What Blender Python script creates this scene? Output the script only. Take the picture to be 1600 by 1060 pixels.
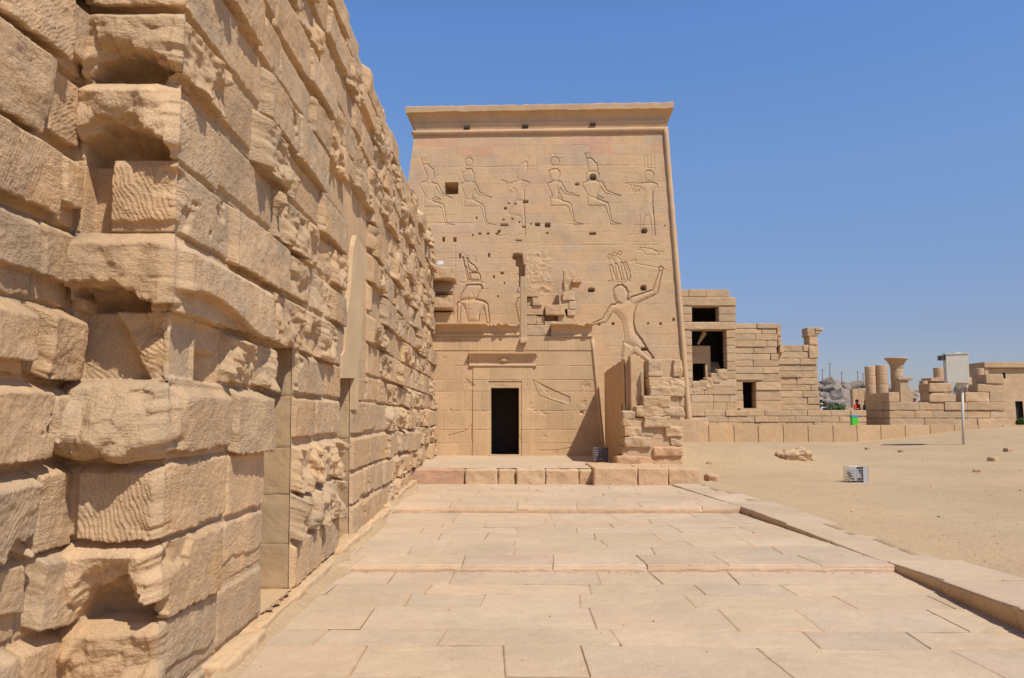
import bpy, math, random
import numpy as np

for o in list(bpy.data.objects):
    bpy.data.objects.remove(o)
sc = bpy.context.scene
col = sc.collection

# ------------------------------------------------------------------ camera
EYE = 1.9
FPX, CX, CY, HY = 1220.0, 800.0, 530.0, 651.0
PITCH = math.atan((HY - CY) / FPX)
cam = bpy.data.cameras.new('camera')
cam.sensor_fit = 'HORIZONTAL'
cam.sensor_width = 36.0
cam.lens = 36.0 * FPX / 1600.0
cam.clip_start = 0.05
cam.clip_end = 4000
camo = bpy.data.objects.new('camera', cam)
camo.location = (0, 0, EYE)
camo.rotation_euler = (math.pi / 2 + PITCH, 0, 0)
col.objects.link(camo)
sc.camera = camo
sc.render.resolution_x, sc.render.resolution_y = 1024, 678

# ------------------------------------------------------------------ light
SUN = np.array([0.39, -0.455, 0.85]); SUN /= np.linalg.norm(SUN)   # towards the sun
elev = math.asin(SUN[2])
w = bpy.data.worlds.new('World'); sc.world = w; w.use_nodes = True
nt = w.node_tree; nt.nodes.clear()
sky = nt.nodes.new('ShaderNodeTexSky'); sky.sky_type = 'NISHITA'; sky.sun_disc = False
sky.sun_elevation = elev
sky.sun_rotation = math.atan2(SUN[0], SUN[1])
sky.altitude = 0; sky.air_density = 1.0; sky.dust_density = 0.5; sky.ozone_density = 2.0
bg = nt.nodes.new('ShaderNodeBackground'); bg.inputs[1].default_value = 0.12
out = nt.nodes.new('ShaderNodeOutputWorld')
tcw = nt.nodes.new('ShaderNodeTexCoord'); sep = nt.nodes.new('ShaderNodeSeparateXYZ'); nt.links.new(tcw.outputs['Generated'], sep.inputs[0])
ramp = nt.nodes.new('ShaderNodeValToRGB'); el = ramp.color_ramp.elements      # hazier air low down, deeper blue higher up
el[0].position = 0.0; el[0].color = (.60, .58, .74, 1); el[1].position = 1.0; el[1].color = (.34, .56, .90, 1)
for ps_, c_ in ((.10, (.655, .63, .79, 1)), (.31, (.90, 1.02, 1.21, 1)), (.46, (.88, 1.15, 1.5, 1)), (.60, (.74, 1.0, 1.36, 1))):
    e_ = el.new(ps_); e_.color = c_
nt.links.new(sep.outputs[2], ramp.inputs[0])
skm = nt.nodes.new('ShaderNodeMix'); skm.data_type = 'RGBA'; skm.blend_type = 'MULTIPLY'; skm.inputs[0].default_value = 1.0
nt.links.new(sky.outputs[0], skm.inputs[6]); nt.links.new(ramp.outputs[0], skm.inputs[7])
nt.links.new(skm.outputs[2], bg.inputs[0]); nt.links.new(bg.outputs[0], out.inputs[0])
sl = bpy.data.lights.new('sun', 'SUN'); sl.energy = 4.6; sl.angle = math.radians(0.53)
sl.color = (1.0, 0.955, 0.89)
so = bpy.data.objects.new('sun', sl); col.objects.link(so)
so.rotation_euler = (math.acos(SUN[2]), 0, math.atan2(SUN[1], SUN[0]) + math.pi / 2)
sc.view_settings.view_transform = 'Standard'
sc.view_settings.look = 'None'
sc.view_settings.exposure = 0.0
sc.view_settings.gamma = 1.0

# ------------------------------------------------------------------ maths helpers
def ray(px, py):
    u = (px - CX) / FPX; v = -(py - CY) / FPX
    return np.array([u, math.cos(PITCH) - v * math.sin(PITCH), math.sin(PITCH) + v * math.cos(PITCH)])
def atY(px, py, Y):
    d = ray(px, py); p = d * (Y / d[1]); p[2] += EYE; return p
def atZ(px, py, Z):
    d = ray(px, py); p = d * ((Z - EYE) / d[2]); p[2] += EYE; return p
def atP(px, py, P0, n):
    d = ray(px, py); o = np.array([0, 0, EYE]); t = np.dot(P0 - o, n) / np.dot(d, n); return o + d * t
def sstep(a, b, x):
    t = np.clip((x - a) / (b - a), 0, 1); return t * t * (3 - 2 * t)

_rs = np.random.RandomState(7)
_perm = _rs.permutation(256); _perm = np.concatenate([_perm, _perm, _perm])
_grad = _rs.normal(size=(256, 3)); _grad /= np.linalg.norm(_grad, axis=1)[:, None]
def noise3(x, y, z):
    x, y, z = np.broadcast_arrays(np.asarray(x, float), np.asarray(y, float), np.asarray(z, float))
    xi = np.floor(x).astype(int); yi = np.floor(y).astype(int); zi = np.floor(z).astype(int)
    fx, fy, fz = x - xi, y - yi, z - zi
    u = fx * fx * fx * (fx * (fx * 6 - 15) + 10); v = fy * fy * fy * (fy * (fy * 6 - 15) + 10); ww = fz * fz * fz * (fz * (fz * 6 - 15) + 10)
    X, Y, Z = xi & 255, yi & 255, zi & 255
    def g(i, j, k):
        h = _perm[_perm[_perm[(X + i) & 255] + ((Y + j) & 255)] + ((Z + k) & 255)] & 255
        G = _grad[h]
        return G[..., 0] * (fx - i) + G[..., 1] * (fy - j) + G[..., 2] * (fz - k)
    L = lambda a, b, t: a + (b - a) * t
    return 1.5 * L(L(L(g(0,0,0), g(1,0,0), u), L(g(0,1,0), g(1,1,0), u), v), L(L(g(0,0,1), g(1,0,1), u), L(g(0,1,1), g(1,1,1), u), v), ww)
def fbm(x, y, z=0.0, o=4, ridged=False):
    s = 0; a = 0.5; f = 1.0
    for i in range(o):
        n = noise3(x * f + 17.3 * i, y * f - 9.1 * i, z * f + 3.7 * i)
        s = s + a * ((1 - 2 * abs(n)) if ridged else n); a *= 0.5; f *= 2.03
    return s

def facets(x, y, seed=0, slope=.5, curv=1.6):
    """fractured stone: upper envelope of randomly tilted planes, about one per unit cell"""
    xi = np.floor(x); yi = np.floor(y); best = np.full(np.shape(x), -9.0)
    rs = np.random.RandomState(seed + 100); R = rs.rand(64, 64, 5)
    for i in (-1, 0, 1):
        for j in (-1, 0, 1):
            c = R[((xi + i).astype(int)) & 63, ((yi + j).astype(int)) & 63]
            dx = x - (xi + i + c[..., 0]); dy = y - (yi + j + c[..., 1])
            h = c[..., 2] * .5 + slope * ((c[..., 3] - .5) * 2 * dx + (c[..., 4] - .5) * 2 * dy) - curv * .5 * (dx * dx + dy * dy)
            best = np.maximum(best, h)
    return best

# ------------------------------------------------------------------ object helpers
def tag(o, label=None, cat=None, group=None, kind=None):
    if label: o['label'] = label
    if cat: o['category'] = cat
    if group: o['group'] = group
    if kind: o['kind'] = kind
    return o
def empty(name, loc, label, cat, group=None):
    o = bpy.data.objects.new(name, None); o.location = loc; o.empty_display_size = 0.2
    col.objects.link(o); return tag(o, label, cat, group)
def mesh_obj(name, V, Fs, mat, parent=None, smooth=False, tint=None, loc=None):
    """V (n,3) world coordinates, Fs an (m,4) array or a list of index tuples"""
    V = np.asarray(V, float)
    base = np.zeros(3)
    q_ = parent
    while q_ is not None: base = base + np.array(q_.location); q_ = q_.parent
    if parent is not None: pass
    elif loc is not None: base = np.array(loc, float)
    V = V - base
    me = bpy.data.meshes.new(name)
    if isinstance(Fs, np.ndarray):
        m, k = Fs.shape
        me.vertices.add(len(V)); me.vertices.foreach_set('co', V.astype(np.float32).ravel())
        me.loops.add(m * k); me.loops.foreach_set('vertex_index', Fs.astype(np.int32).ravel())
        me.polygons.add(m); me.polygons.foreach_set('loop_start', (np.arange(m) * k).astype(np.int32))
        me.update(calc_edges=True)
    else:
        me.from_pydata([tuple(v) for v in V], [], [tuple(f) for f in Fs]); me.update()
    if tint is not None:
        a = me.color_attributes.new('tint', 'FLOAT_COLOR', 'POINT')
        c = np.ones((len(V), 4), np.float32); c[:, :np.shape(tint)[-1]] = tint; a.data.foreach_set('color', c.ravel())
    me.polygons.foreach_set('use_smooth', np.full(len(me.polygons), bool(smooth)))
    me.validate()
    o = bpy.data.objects.new(name, me); col.objects.link(o)
    for mm in (mat if isinstance(mat, (list, tuple)) else [mat]): me.materials.append(mm)
    if parent is not None: o.parent = parent
    elif loc is not None: o.location = loc
    return o
def grid_faces(nr, nc):
    i = np.arange(nr - 1)[:, None] * nc + np.arange(nc - 1)[None, :]
    return np.stack([i, i + 1, i + 1 + nc, i + nc], -1)      # (nr-1,nc-1,4)
class MB:
    """collects geometry for one mesh"""
    def __init__(s): s.V = []; s.F = []; s.T = []; s.n = 0
    def add(s, V, F, t=(1, 1, 1)):
        V = np.asarray(V, float); s.V.append(V)
        s.F += [tuple(int(i) + s.n for i in f) for f in F]
        s.T.append(np.broadcast_to(np.asarray(t, float), (len(V), 3))); s.n += len(V)
    def box(s, x0, x1, y0, y1, z0, z1, t=(1, 1, 1)):
        V = [(x, y, z) for x in (x0, x1) for y in (y0, y1) for z in (z0, z1)]
        s.add(V, [(0, 1, 3, 2), (4, 6, 7, 5), (0, 4, 5, 1), (2, 3, 7, 6), (0, 2, 6, 4), (1, 5, 7, 3)], t)
    def tube(s, pts, rad, n=10, caps=True, t=(1, 1, 1)):
        pts = [np.array(p, float) for p in pts]
        if not hasattr(rad, '__len__'): rad = [rad] * len(pts)
        V = []; F = []
        for i, p in enumerate(pts):
            d = pts[min(i + 1, len(pts) - 1)] - pts[max(i - 1, 0)]; d /= np.linalg.norm(d)
            a = np.cross(d, [0, 0, 1.0] if abs(d[2]) < .9 else [0, 1.0, 0]); a /= np.linalg.norm(a); b = np.cross(d, a)
            for k in range(n):
                q = 2 * math.pi * k / n; V.append(p + rad[i] * (a * math.cos(q) + b * math.sin(q)))
        for i in range(len(pts) - 1):
            for k in range(n):
                F.append((i * n + k, i * n + (k + 1) % n, (i + 1) * n + (k + 1) % n, (i + 1) * n + k))
        if caps: F.append(tuple(range(n - 1, -1, -1))); F.append(tuple((len(pts) - 1) * n + k for k in range(n)))
        s.add(V, F, t)
    def lathe(s, x, y, prof, n=20, t=(1, 1, 1), wob=0.0, seed=0):
        V = []; F = []
        for i, (r, z) in enumerate(prof):
            for k in range(n):
                q = 2 * math.pi * k / n
                rr = r * (1 + wob * float(noise3(math.cos(q) * 2 + seed, math.sin(q) * 2, z * 2)))
                V.append((x + rr * math.cos(q), y + rr * math.sin(q), z))
        m = len(prof)
        for i in range(m - 1):
            for k in range(n): F.append((i * n + k, i * n + (k + 1) % n, (i + 1) * n + (k + 1) % n, (i + 1) * n + k))
        F.append(tuple(range(n - 1, -1, -1))); F.append(tuple((m - 1) * n + k for k in range(n)))
        s.add(V, F, t)
    def build(s, name, mat, parent=None, smooth=False, loc=None):
        return mesh_obj(name, np.concatenate(s.V), s.F, mat, parent, smooth, np.concatenate(s.T), loc)

_cube = {}
def cube_grid(n):
    if n in _cube: return _cube[n]
    idx = {}; V = []; F = []
    def vid(p):
        k = tuple(p)
        if k not in idx: idx[k] = len(V); V.append(k)
        return idx[k]
    for ax in range(3):
        for sd in (0, n):
            for i in range(n):
                for j in range(n):
                    q = []
                    for (a, b) in ((i, j), (i + 1, j), (i + 1, j + 1), (i, j + 1)):
                        p = [0, 0, 0]; p[ax] = sd; p[(ax + 1) % 3] = a; p[(ax + 2) % 3] = b; q.append(vid(p))
                    F.append(q if sd else q[::-1])
    _cube[n] = (np.array(V, float) / n * 2 - 1, F); return _cube[n]
rnd = random.Random(11)
def stone_tint(v=0.10, pink=0.0):
    b = 1 + rnd.uniform(-v, v * .7); h = rnd.uniform(-.035, .035)
    t = np.array([b * (1 + h), b, b * (1 - h * 1.2)])
    if rnd.random() < pink: t *= np.array([1.04, .93, .95])
    return t
def rough_block(mb, c, size, r=0.03, amp=0.01, n=6, freq=2.5, tint=None, rot=0.0, tilt=(0, 0)):
    """one eroded stone block: rounded box with noise"""
    U, F = cube_grid(n)
    h = np.array(size, float) / 2; r = min(r, .45 * min(h))
    # pull the first grid lines to the rounded edges
    P = np.sign(U) * np.abs(U) ** 0.8 * h
    q = np.clip(P, -(h - r), h - r); d = P - q; L = np.linalg.norm(d, axis=1)[:, None]
    N = np.where(L > 1e-9, d / np.maximum(L, 1e-9), np.eye(3)[np.argmax(np.abs(U), axis=1)] * np.sign(U))
    P = np.where(L > 1e-9, q + d / np.maximum(L, 1e-9) * np.minimum(L, r), P)
    so = np.array([rnd.uniform(0, 99) for _ in range(3)])
    Q = P * freq + so
    P = P + N * (amp * 2.0 * fbm(Q[:, 0], Q[:, 1], Q[:, 2], 4))[:, None]
    cr, sr = math.cos(rot), math.sin(rot); tx, ty = tilt
    P = np.stack([P[:, 0], P[:, 1] * math.cos(tx) - P[:, 2] * math.sin(tx), P[:, 1] * math.sin(tx) + P[:, 2] * math.cos(tx)], 1)
    P = np.stack([P[:, 0] * math.cos(ty) + P[:, 2] * math.sin(ty), P[:, 1], -P[:, 0] * math.sin(ty) + P[:, 2] * math.cos(ty)], 1)
    P = np.stack([P[:, 0] * cr - P[:, 1] * sr, P[:, 0] * sr + P[:, 1] * cr, P[:, 2]], 1) + np.array(c)
    mb.add(P, F, stone_tint() if tint is None else tint)

# ------------------------------------------------------------------ materials
def lk(nt, a, b): nt.links.new(a, b)
def stone_mat(name, colr, tool=0.0, mott=0.18, s1=0.7, s2=6.0, bump=0.25, bdist=0.012, fine=70, rough=0.93, tint=True, pink=None, grey=None, grain=0.10):
    m = bpy.data.materials.new(name); m.use_nodes = True; n = m.node_tree; N = n.nodes
    bs = N['Principled BSDF']; bs.inputs['Roughness'].default_value = rough
    bs.inputs['Specular IOR Level'].default_value = 0.15
    tc = N.new('ShaderNodeTexCoord')
    def noise(scale, det=5, rgh=.6):
        t = N.new('ShaderNodeTexNoise'); t.inputs['Scale'].default_value = scale; t.inputs['Detail'].default_value = det
        t.inputs['Roughness'].default_value = rgh; lk(n, tc.outputs['Object'], t.inputs['Vector']); return t.outputs['Fac']
    def mapr(v, a, b, c, d):
        t = N.new('ShaderNodeMapRange'); t.inputs[1].default_value = a; t.inputs[2].default_value = b; t.inputs[3].default_value = c; t.inputs[4].default_value = d
        lk(n, v, t.inputs[0]); return t.outputs[0]
    def mul(a, b):
        t = N.new('ShaderNodeMath'); t.operation = 'MULTIPLY'; lk(n, a, t.inputs[0]); lk(n, b, t.inputs[1]); return t.outputs[0]
    f = mul(mapr(noise(s1), .3, .7, 1 - mott, 1 + mott), mapr(noise(s2, 6, .65), .3, .7, 1 - mott * .7, 1 + mott * .7))
    f = mul(f, mapr(noise(fine, 3, .7), .3, .7, 1 - grain, 1 + grain))
    rgb = N.new('ShaderNodeRGB'); rgb.outputs[0].default_value = (*colr, 1); c = rgb.outputs[0]
    def mix(c1, c2, fac):
        t = N.new('ShaderNodeMix'); t.data_type = 'RGBA'; lk(n, fac, t.inputs[0]); lk(n, c1, t.inputs[6]); t.inputs[7].default_value = (*c2, 1); return t.outputs[2]
    if pink: c = mix(c, pink, mapr(noise(s1 * .8 + .11, 3), .52, .72, 0, .6))
    if grey: c = mix(c, grey, mapr(noise(s1 * 1.7 + .07, 6, .7), .5, .68, 0, .55))
    vm = N.new('ShaderNodeVectorMath'); vm.operation = 'SCALE'; lk(n, c, vm.inputs[0]); lk(n, f, vm.inputs[3]); c = vm.outputs[0]
    if tint:
        at = N.new('ShaderNodeAttribute'); at.attribute_name = 'tint'
        v2 = N.new('ShaderNodeVectorMath'); v2.operation = 'MULTIPLY'; lk(n, c, v2.inputs[0]); lk(n, at.outputs['Color'], v2.inputs[1]); c = v2.outputs[0]
    lk(n, c, bs.inputs['Base Color'])
    bp = N.new('ShaderNodeBump'); bp.inputs['Strength'].default_value = bump; bp.inputs['Distance'].default_value = bdist
    ad = N.new('ShaderNodeMath'); ad.operation = 'ADD'
    lk(n, noise(fine * .35, 6, .7), ad.inputs[0]); lk(n, mapr(noise(fine * 1.6, 3, .6), 0, 1, 0, .35), ad.inputs[1])
    hgt = ad.outputs[0]
    if tool:
        ata = N.new('ShaderNodeAttribute'); ata.attribute_name = 'tint'; al = ata.outputs['Alpha']
        wear = mapr(noise(2.3, 3), .38, .6, .25, 1.15)
        def strokes(rx, rz, lo, hi):
            mp = N.new('ShaderNodeMapping'); mp.inputs['Rotation'].default_value = (math.radians(rx), math.radians(rz), 0); mp.inputs['Scale'].default_value = (14, 14, 58); lk(n, tc.outputs['Object'], mp.inputs[0])
            t2 = N.new('ShaderNodeTexNoise'); t2.inputs['Scale'].default_value = 1.0; t2.inputs['Detail'].default_value = 4; t2.inputs['Roughness'].default_value = .65; lk(n, mp.outputs[0], t2.inputs['Vector'])
            up = mapr(al, lo, lo + .02, 0, 1); dn = mapr(al, hi, hi + .02, 1, 0)
            return mul(mul(mul(t2.outputs['Fac'], up), dn), wear)
        sA = strokes(52, 40, -.1, .36); sB = strokes(-48, -42, .36, .68)
        tsum = N.new('ShaderNodeMath'); tsum.operation = 'ADD'; lk(n, sA, tsum.inputs[0]); lk(n, sB, tsum.inputs[1])
        t3 = N.new('ShaderNodeTexVoronoi'); t3.inputs['Scale'].default_value = 48; lk(n, tc.outputs['Object'], t3.inputs['Vector'])
        a2 = N.new('ShaderNodeMath'); a2.operation = 'MULTIPLY_ADD'; lk(n, tsum.outputs[0], a2.inputs[0]); a2.inputs[1].default_value = tool * 1.5; lk(n, hgt, a2.inputs[2])
        a3 = N.new('ShaderNodeMath'); a3.operation = 'MULTIPLY_ADD'; lk(n, mul(mapr(t3.outputs['Distance'], 0, .6, 0, 1), wear), a3.inputs[0]); a3.inputs[1].default_value = tool * .35; lk(n, a2.outputs[0], a3.inputs[2]); hgt = a3.outputs[0]
    lk(n, hgt, bp.inputs['Height']); lk(n, bp.outputs[0], bs.inputs['Normal'])
    return m
def plain_mat(name, colr, rough=.6, metal=0.0, var=.08, scale=8):
    m = bpy.data.materials.new(name); m.use_nodes = True; n = m.node_tree; N = n.nodes
    bs = N['Principled BSDF']; bs.inputs['Roughness'].default_value = rough; bs.inputs['Metallic'].default_value = metal
    tc = N.new('ShaderNodeTexCoord'); t = N.new('ShaderNodeTexNoise'); t.inputs['Scale'].default_value = scale; t.inputs['Detail'].default_value = 5
    lk(n, tc.outputs['Object'], t.inputs['Vector'])
    r = N.new('ShaderNodeMapRange'); r.inputs[1].default_value = .3; r.inputs[2].default_value = .7; r.inputs[3].default_value = 1 - var; r.inputs[4].default_value = 1 + var
    lk(n, t.outputs['Fac'], r.inputs[0])
    vm = N.new('ShaderNodeVectorMath'); vm.operation = 'SCALE'; vm.inputs[0].default_value = colr; lk(n, r.outputs[0], vm.inputs[3])
    lk(n, vm.outputs[0], bs.inputs['Base Color']); return m

M_wall = stone_mat('rough_sandstone', (.52, .345, .19), tool=1.0, mott=.10, s1=.9, s2=7, bump=.8, bdist=.012, fine=75, grey=(.35, .265, .18), pink=(.55, .34, .165), grain=.14)
M_dress = stone_mat('dressed_sandstone', (.545, .365, .198), mott=.08, s1=1.3, s2=9, bump=.3, bdist=.005, fine=80, grain=.08)
M_pylon = stone_mat('pylon_sandstone', (.545, .36, .195), mott=.07, s1=.45, s2=4, bump=.35, bdist=.01, fine=40, pink=(.46, .285, .19), grey=(.39, .29, .195), grain=.07)
M_block = stone_mat('ruin_sandstone', (.51, .345, .195), mott=.10, s1=.5, s2=4, bump=.4, bdist=.015, fine=30, grain=.08)
M_pave = stone_mat('paving_sandstone', (.525, .385, .245), mott=.085, s1=.8, s2=6, bump=.85, bdist=.008, fine=55, rough=.85, pink=(.53, .36, .235), grey=(.45, .34, .225), grain=.09)
M_jamb = stone_mat('jamb_sandstone', (.47, .315, .17), mott=.12, s1=1.6, s2=8, bump=.45, bdist=.006, fine=70, grey=(.36, .265, .17), grain=.10)  # browner stone, darkened also to deepen the doorway shadow
M_pink = stone_mat('pinkish_sandstone', (.535, .37, .215), mott=.10, s1=1.5, s2=8, bump=.5, bdist=.01, fine=45, grain=.08)
M_sand = stone_mat('desert_sand', (.455, .315, .172), mott=.08, s1=.22, s2=1.7, bump=.8, bdist=.04, fine=16, grain=.10, tint=True)
M_granite = stone_mat('grey_granite', (.29, .23, .175), mott=.25, s1=.08, s2=.5, bump=.6, bdist=.4, fine=1.5, grain=.15)
M_conc = stone_mat('smooth_concrete', (.53, .37, .205), mott=.09, s1=1.2, s2=5, bump=.12, bdist=.004, fine=60, tint=False, grain=.05)
M_dark = plain_mat('painted_interior_shade', (.035, .024, .016), .95, var=.2)  # near-black colour standing in for shade inside openings
M_white = plain_mat('weathered_white_paint', (.56, .51, .41), .5, var=.06, scale=5)
M_steel = plain_mat('galvanised_steel', (.34, .32, .31), .5, .3, var=.1)
M_plate = plain_mat('grey_paint', (.40, .38, .37), .6, var=.05)
M_lampb = plain_mat('black_lamp_housing', (.06, .06, .06), .5)
M_glass = plain_mat('pale_lamp_glass', (.5, .5, .48), .15)
M_green = plain_mat('green_plastic', (.07, .52, .03), .4, var=.04)
M_blue = plain_mat('blue_plastic', (.05, .27, .50), .4, var=.04)
M_leaf = plain_mat('green_leaves', (.07, .12, .025), .6, var=.35, scale=3)
M_bark = plain_mat('brown_bark', (.12, .08, .05), .9, var=.2)
M_pole_and_shade = plain_mat('grey_timber_and_plate_shade', (.16, .14, .13), .9, var=.2)  # pole timber; also the shaded cage plate, its shade painted in
M_skin = plain_mat('skin', (.33, .19, .12), .5, var=.04)
M_paper = plain_mat('white_board', (.75, .73, .68), .5, var=.02)
def cloth(name, c): return plain_mat(name, c, .85, var=.12, scale=14)

# ------------------------------------------------------------------ levels
Y1, Y2, YP = 9.85, 15.05, 19.95            # the two risers and the platform front
H1, H2, HP = 0.078, 0.198, 0.58            # tread levels and platform top
def kerb_x(y): return np.interp(y, [2, 7.2, 9.8, 12, 15.0, 19.6], [4.50, 4.57, 4.71, 4.55, 4.32, 3.95])
def kerb_z(y): return np.interp(y, [2, 5, 7.2, 9.0, 9.85, 11, 13, 15.05, 17, 19.6], [.13, .15, .19, .125, .085, .11, .16, .205, .225, .25])
def sand_z(x, y):
    x = np.asarray(x, float); y = np.asarray(y, float)
    base = .14 + .22 * sstep(9, 46, y)
    mound = .95 * sstep(19, 31, x - .10 * (46 - y)) * sstep(20, 46, y)
    z = base + mound + .045 * fbm(x * .22, y * .22, 1.3, 4) + .012 * fbm(x * 1.3, y * 1.3, 5.1, 3) + .016 * np.minimum(0, fbm(x * 3.1, y * 3.1, 15.1, 2) + .1)
    z = z + .74 * np.exp(-((y - 28.3) / 2.6) ** 2) * (1 - sstep(6.8, 13.5, x))
    k = 1 - sstep(.0, 1.4, x - (kerb_x(y) + .8))
    z = np.where(y < 20.5, z * (1 - k) + (kerb_z(y) - .004 + .016 * fbm(x * 1.9, y * 1.9, 8.1, 3)) * k, z)
    inside = (x < kerb_x(y) + .5) & (y < 27)
    z = np.where(inside | ((x < 4.3) & (y < 33)), -.35, z)
    z = np.where(y > 48.2, 1.28 + .1 * fbm(x * .1, y * .1, 2.2, 3), z)
    return z
def ground_hit(px, py):
    d = ray(px, py); o = np.array([0, 0, EYE])
    t = 2.0
    for i in range(4000):
        p = o + d * t
        if p[2] <= float(sand_z(p[0], p[1])): return p
        t += .02
    return p

# ================================================================== SETTING: sand ground
xs = np.concatenate([np.linspace(-400, -20, 24), np.arange(-18, 3.0, .8), np.arange(3.0, 40, .16), np.linspace(41, 70, 40), np.linspace(75, 700, 40)])
ys = np.concatenate([np.linspace(-60, -2, 18), np.arange(0, 24, .13), np.arange(24, 50, .3), np.linspace(51, 110, 60), np.linspace(120, 900, 40)])
XX, YY = np.meshgrid(xs, ys)
ZZ = sand_z(XX, YY)
tt = 1 + .07 * fbm(XX * .35, YY * .35, 9., 4)[..., None] + np.array([.0, .0, .0])
pk = sstep(.05, .45, fbm(XX * .12 + 4, YY * .16, 3., 3))[..., None]
tt = tt * (1 - pk * np.array([-.01, .035, .03]))
g = mesh_obj('ground', np.stack([XX, YY, ZZ], -1).reshape(-1, 3), grid_faces(*XX.shape).reshape(-1, 4), M_sand, smooth=True, tint=tt.reshape(-1, 3))
tag(g, 'beige sandy ground with tracks beside the stone pavement', 'sand', kind='structure')

# ================================================================== SETTING: pavement (rows of slabs on three long steps)
def pavement():
    r = random.Random(5)
    rows = []                                        # y0,y1,level
    y = -3.0
    for lim, lev in ((Y1, 0.0), (Y2, H1), (YP + .6, H2)):
        while y < lim - .05:
            d = r.choice([.5, .58, .65, .72, .8])
            if lim - (y + d) < .4: d = lim - y
            rows.append((y, y + d, lev)); y += d
    V = []; F = []; T = []; n = 0
    for (a, b, lev) in rows:
        x = -2.9; edge = b in (Y1, Y2)
        x -= r.uniform(0, 1.2); sk0 = 0.0
        while x < 5.0:
            L = r.uniform(1.0, 1.35) if (lev and a in (Y1, Y2)) else r.choice([.7, .9, 1.1, 1.3, 1.6, 1.9]) * r.uniform(.85, 1.15)
            x1 = x + L
            sk1 = r.uniform(-.06, .06)
            nx = max(4, int(L / .05)); ny = max(4, int((b - a) / .05))
            u = np.linspace(0, 1, nx + 1); v = np.linspace(0, 1, ny + 1)
            u = np.concatenate([[0, .012 / L, .035 / L], u[1:-1], [1 - .035 / L, 1 - .012 / L, 1]]); D = b - a
            v = np.concatenate([[0, .012 / D, .035 / D], v[1:-1], [1 - .035 / D, 1 - .012 / D, 1]])
            UU, VV = np.meshgrid(u, v)
            X = x + sk0 * (VV - .5) + UU * (L + (sk1 - sk0) * (VV - .5)); Yv = a + VV * D
            gap = r.choice([.0, .0, .0, .004, .009])
            e = np.minimum(np.minimum(UU, 1 - UU) * L, np.minimum(VV, 1 - VV) * D)
            lip = -.006 * (1 - sstep(.0, .014, e + .012 * fbm(X * 4, Yv * 4, 2, 3))) - gap * (e < .004)
            Z = lev + r.uniform(-.003, .003) + (UU - .5) * r.uniform(-.005, .005) + (VV - .5) * r.uniform(-.004, .004) + lip
            Z += .006 * fbm(X * 1.1, Yv * 1.1, 4.4, 4) + .004 * fbm(X * 6, Yv * 6, 14.4, 4) - .006 * sstep(.18, .4, fbm(X * 3.1, Yv * 3.1, 24., 4))
            wob = .012 * fbm(Yv * 2.2, X * 2.2, 7.7, 3)
            chip = -.02 * (1 - sstep(.02, .10, (np.hypot(UU * L, VV * D) if r.random() < .5 else np.hypot((1 - UU) * L, VV * D)))) * (r.random() < .35)
            Z += chip
            Z -= np.where(Yv < Y1, .012 * np.clip(Y1 - Yv, 0, 9) * sstep(0, 4, X), 0)      # foreground sinks towards the kerb
            first = (lev > 0 and a in (Y1, Y2))
            if first: Z = np.where(VV * D < .03, Z - .016 * (1 - VV * D / .03), Z)
            nr, nc = UU.shape
            t = 1 + r.uniform(-.07, .05); hh = r.uniform(-.02, .03)
            tc = np.array([t * (1 + hh * .5), t, t * (1 - hh)])
            if r.random() < .06: tc *= np.array([1.0, .97, .96])
            if r.random() < .03: tc *= np.array([.98, 1.01, 1.06])
            tcol = np.repeat(tc[None], nr * nc, 0)
            ev = sstep(.0, .016, (e + .014 * fbm(X * 5, Yv * 5, 1, 3))).reshape(-1, 1)
            tcol = tcol * (ev + (1 - ev) * np.array([.86, .76, .64]))
            V.append(np.stack([X + wob * (VV > 1) , Yv, Z], -1).reshape(-1, 3)); T.append(tcol)
            f = grid_faces(nr, nc).reshape(-1, 4) + n; F.append(f); n += nr * nc
            if first:                                   # the riser face
                wv = V[-1].reshape(nr, nc, 3)[0]; k = len(wv)
                zb = np.linspace(0, 1, 6)
                low = (0 if a == Y1 else H1) - .05
                R = np.stack([np.stack([wv[:, 0], wv[:, 1] - (.012 + .012 * fbm(wv[:, 0] * 5, q * 4 + 3, a, 3)) * (q > 0) - .01 * np.sin(q * 3.1), wv[:, 2] * (1 - q) + low * q], -1) for q in zb])
                V.append(R.reshape(-1, 3)); T.append(np.repeat((tc * np.array([1.0, .93, .90]))[None], 6 * k, 0))
                F.append(grid_faces(6, k).reshape(-1, 4)[:, ::-1] + n); n += 6 * k
            x = x1; sk0 = sk1
    V = np.concatenate(V); T = np.concatenate(T); F = np.concatenate(F)
    cx = V[F].mean(1); keep = (cx[:, 0] < kerb_x(cx[:, 1]) + .06) & (cx[:, 0] > -2.9)
    o = mesh_obj('pavement', V, F[keep], M_pave, smooth=False, tint=T)
    tag(o, 'pale sandstone slab pavement rising in long shallow steps', 'pavement', kind='structure')
pavement()
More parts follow.
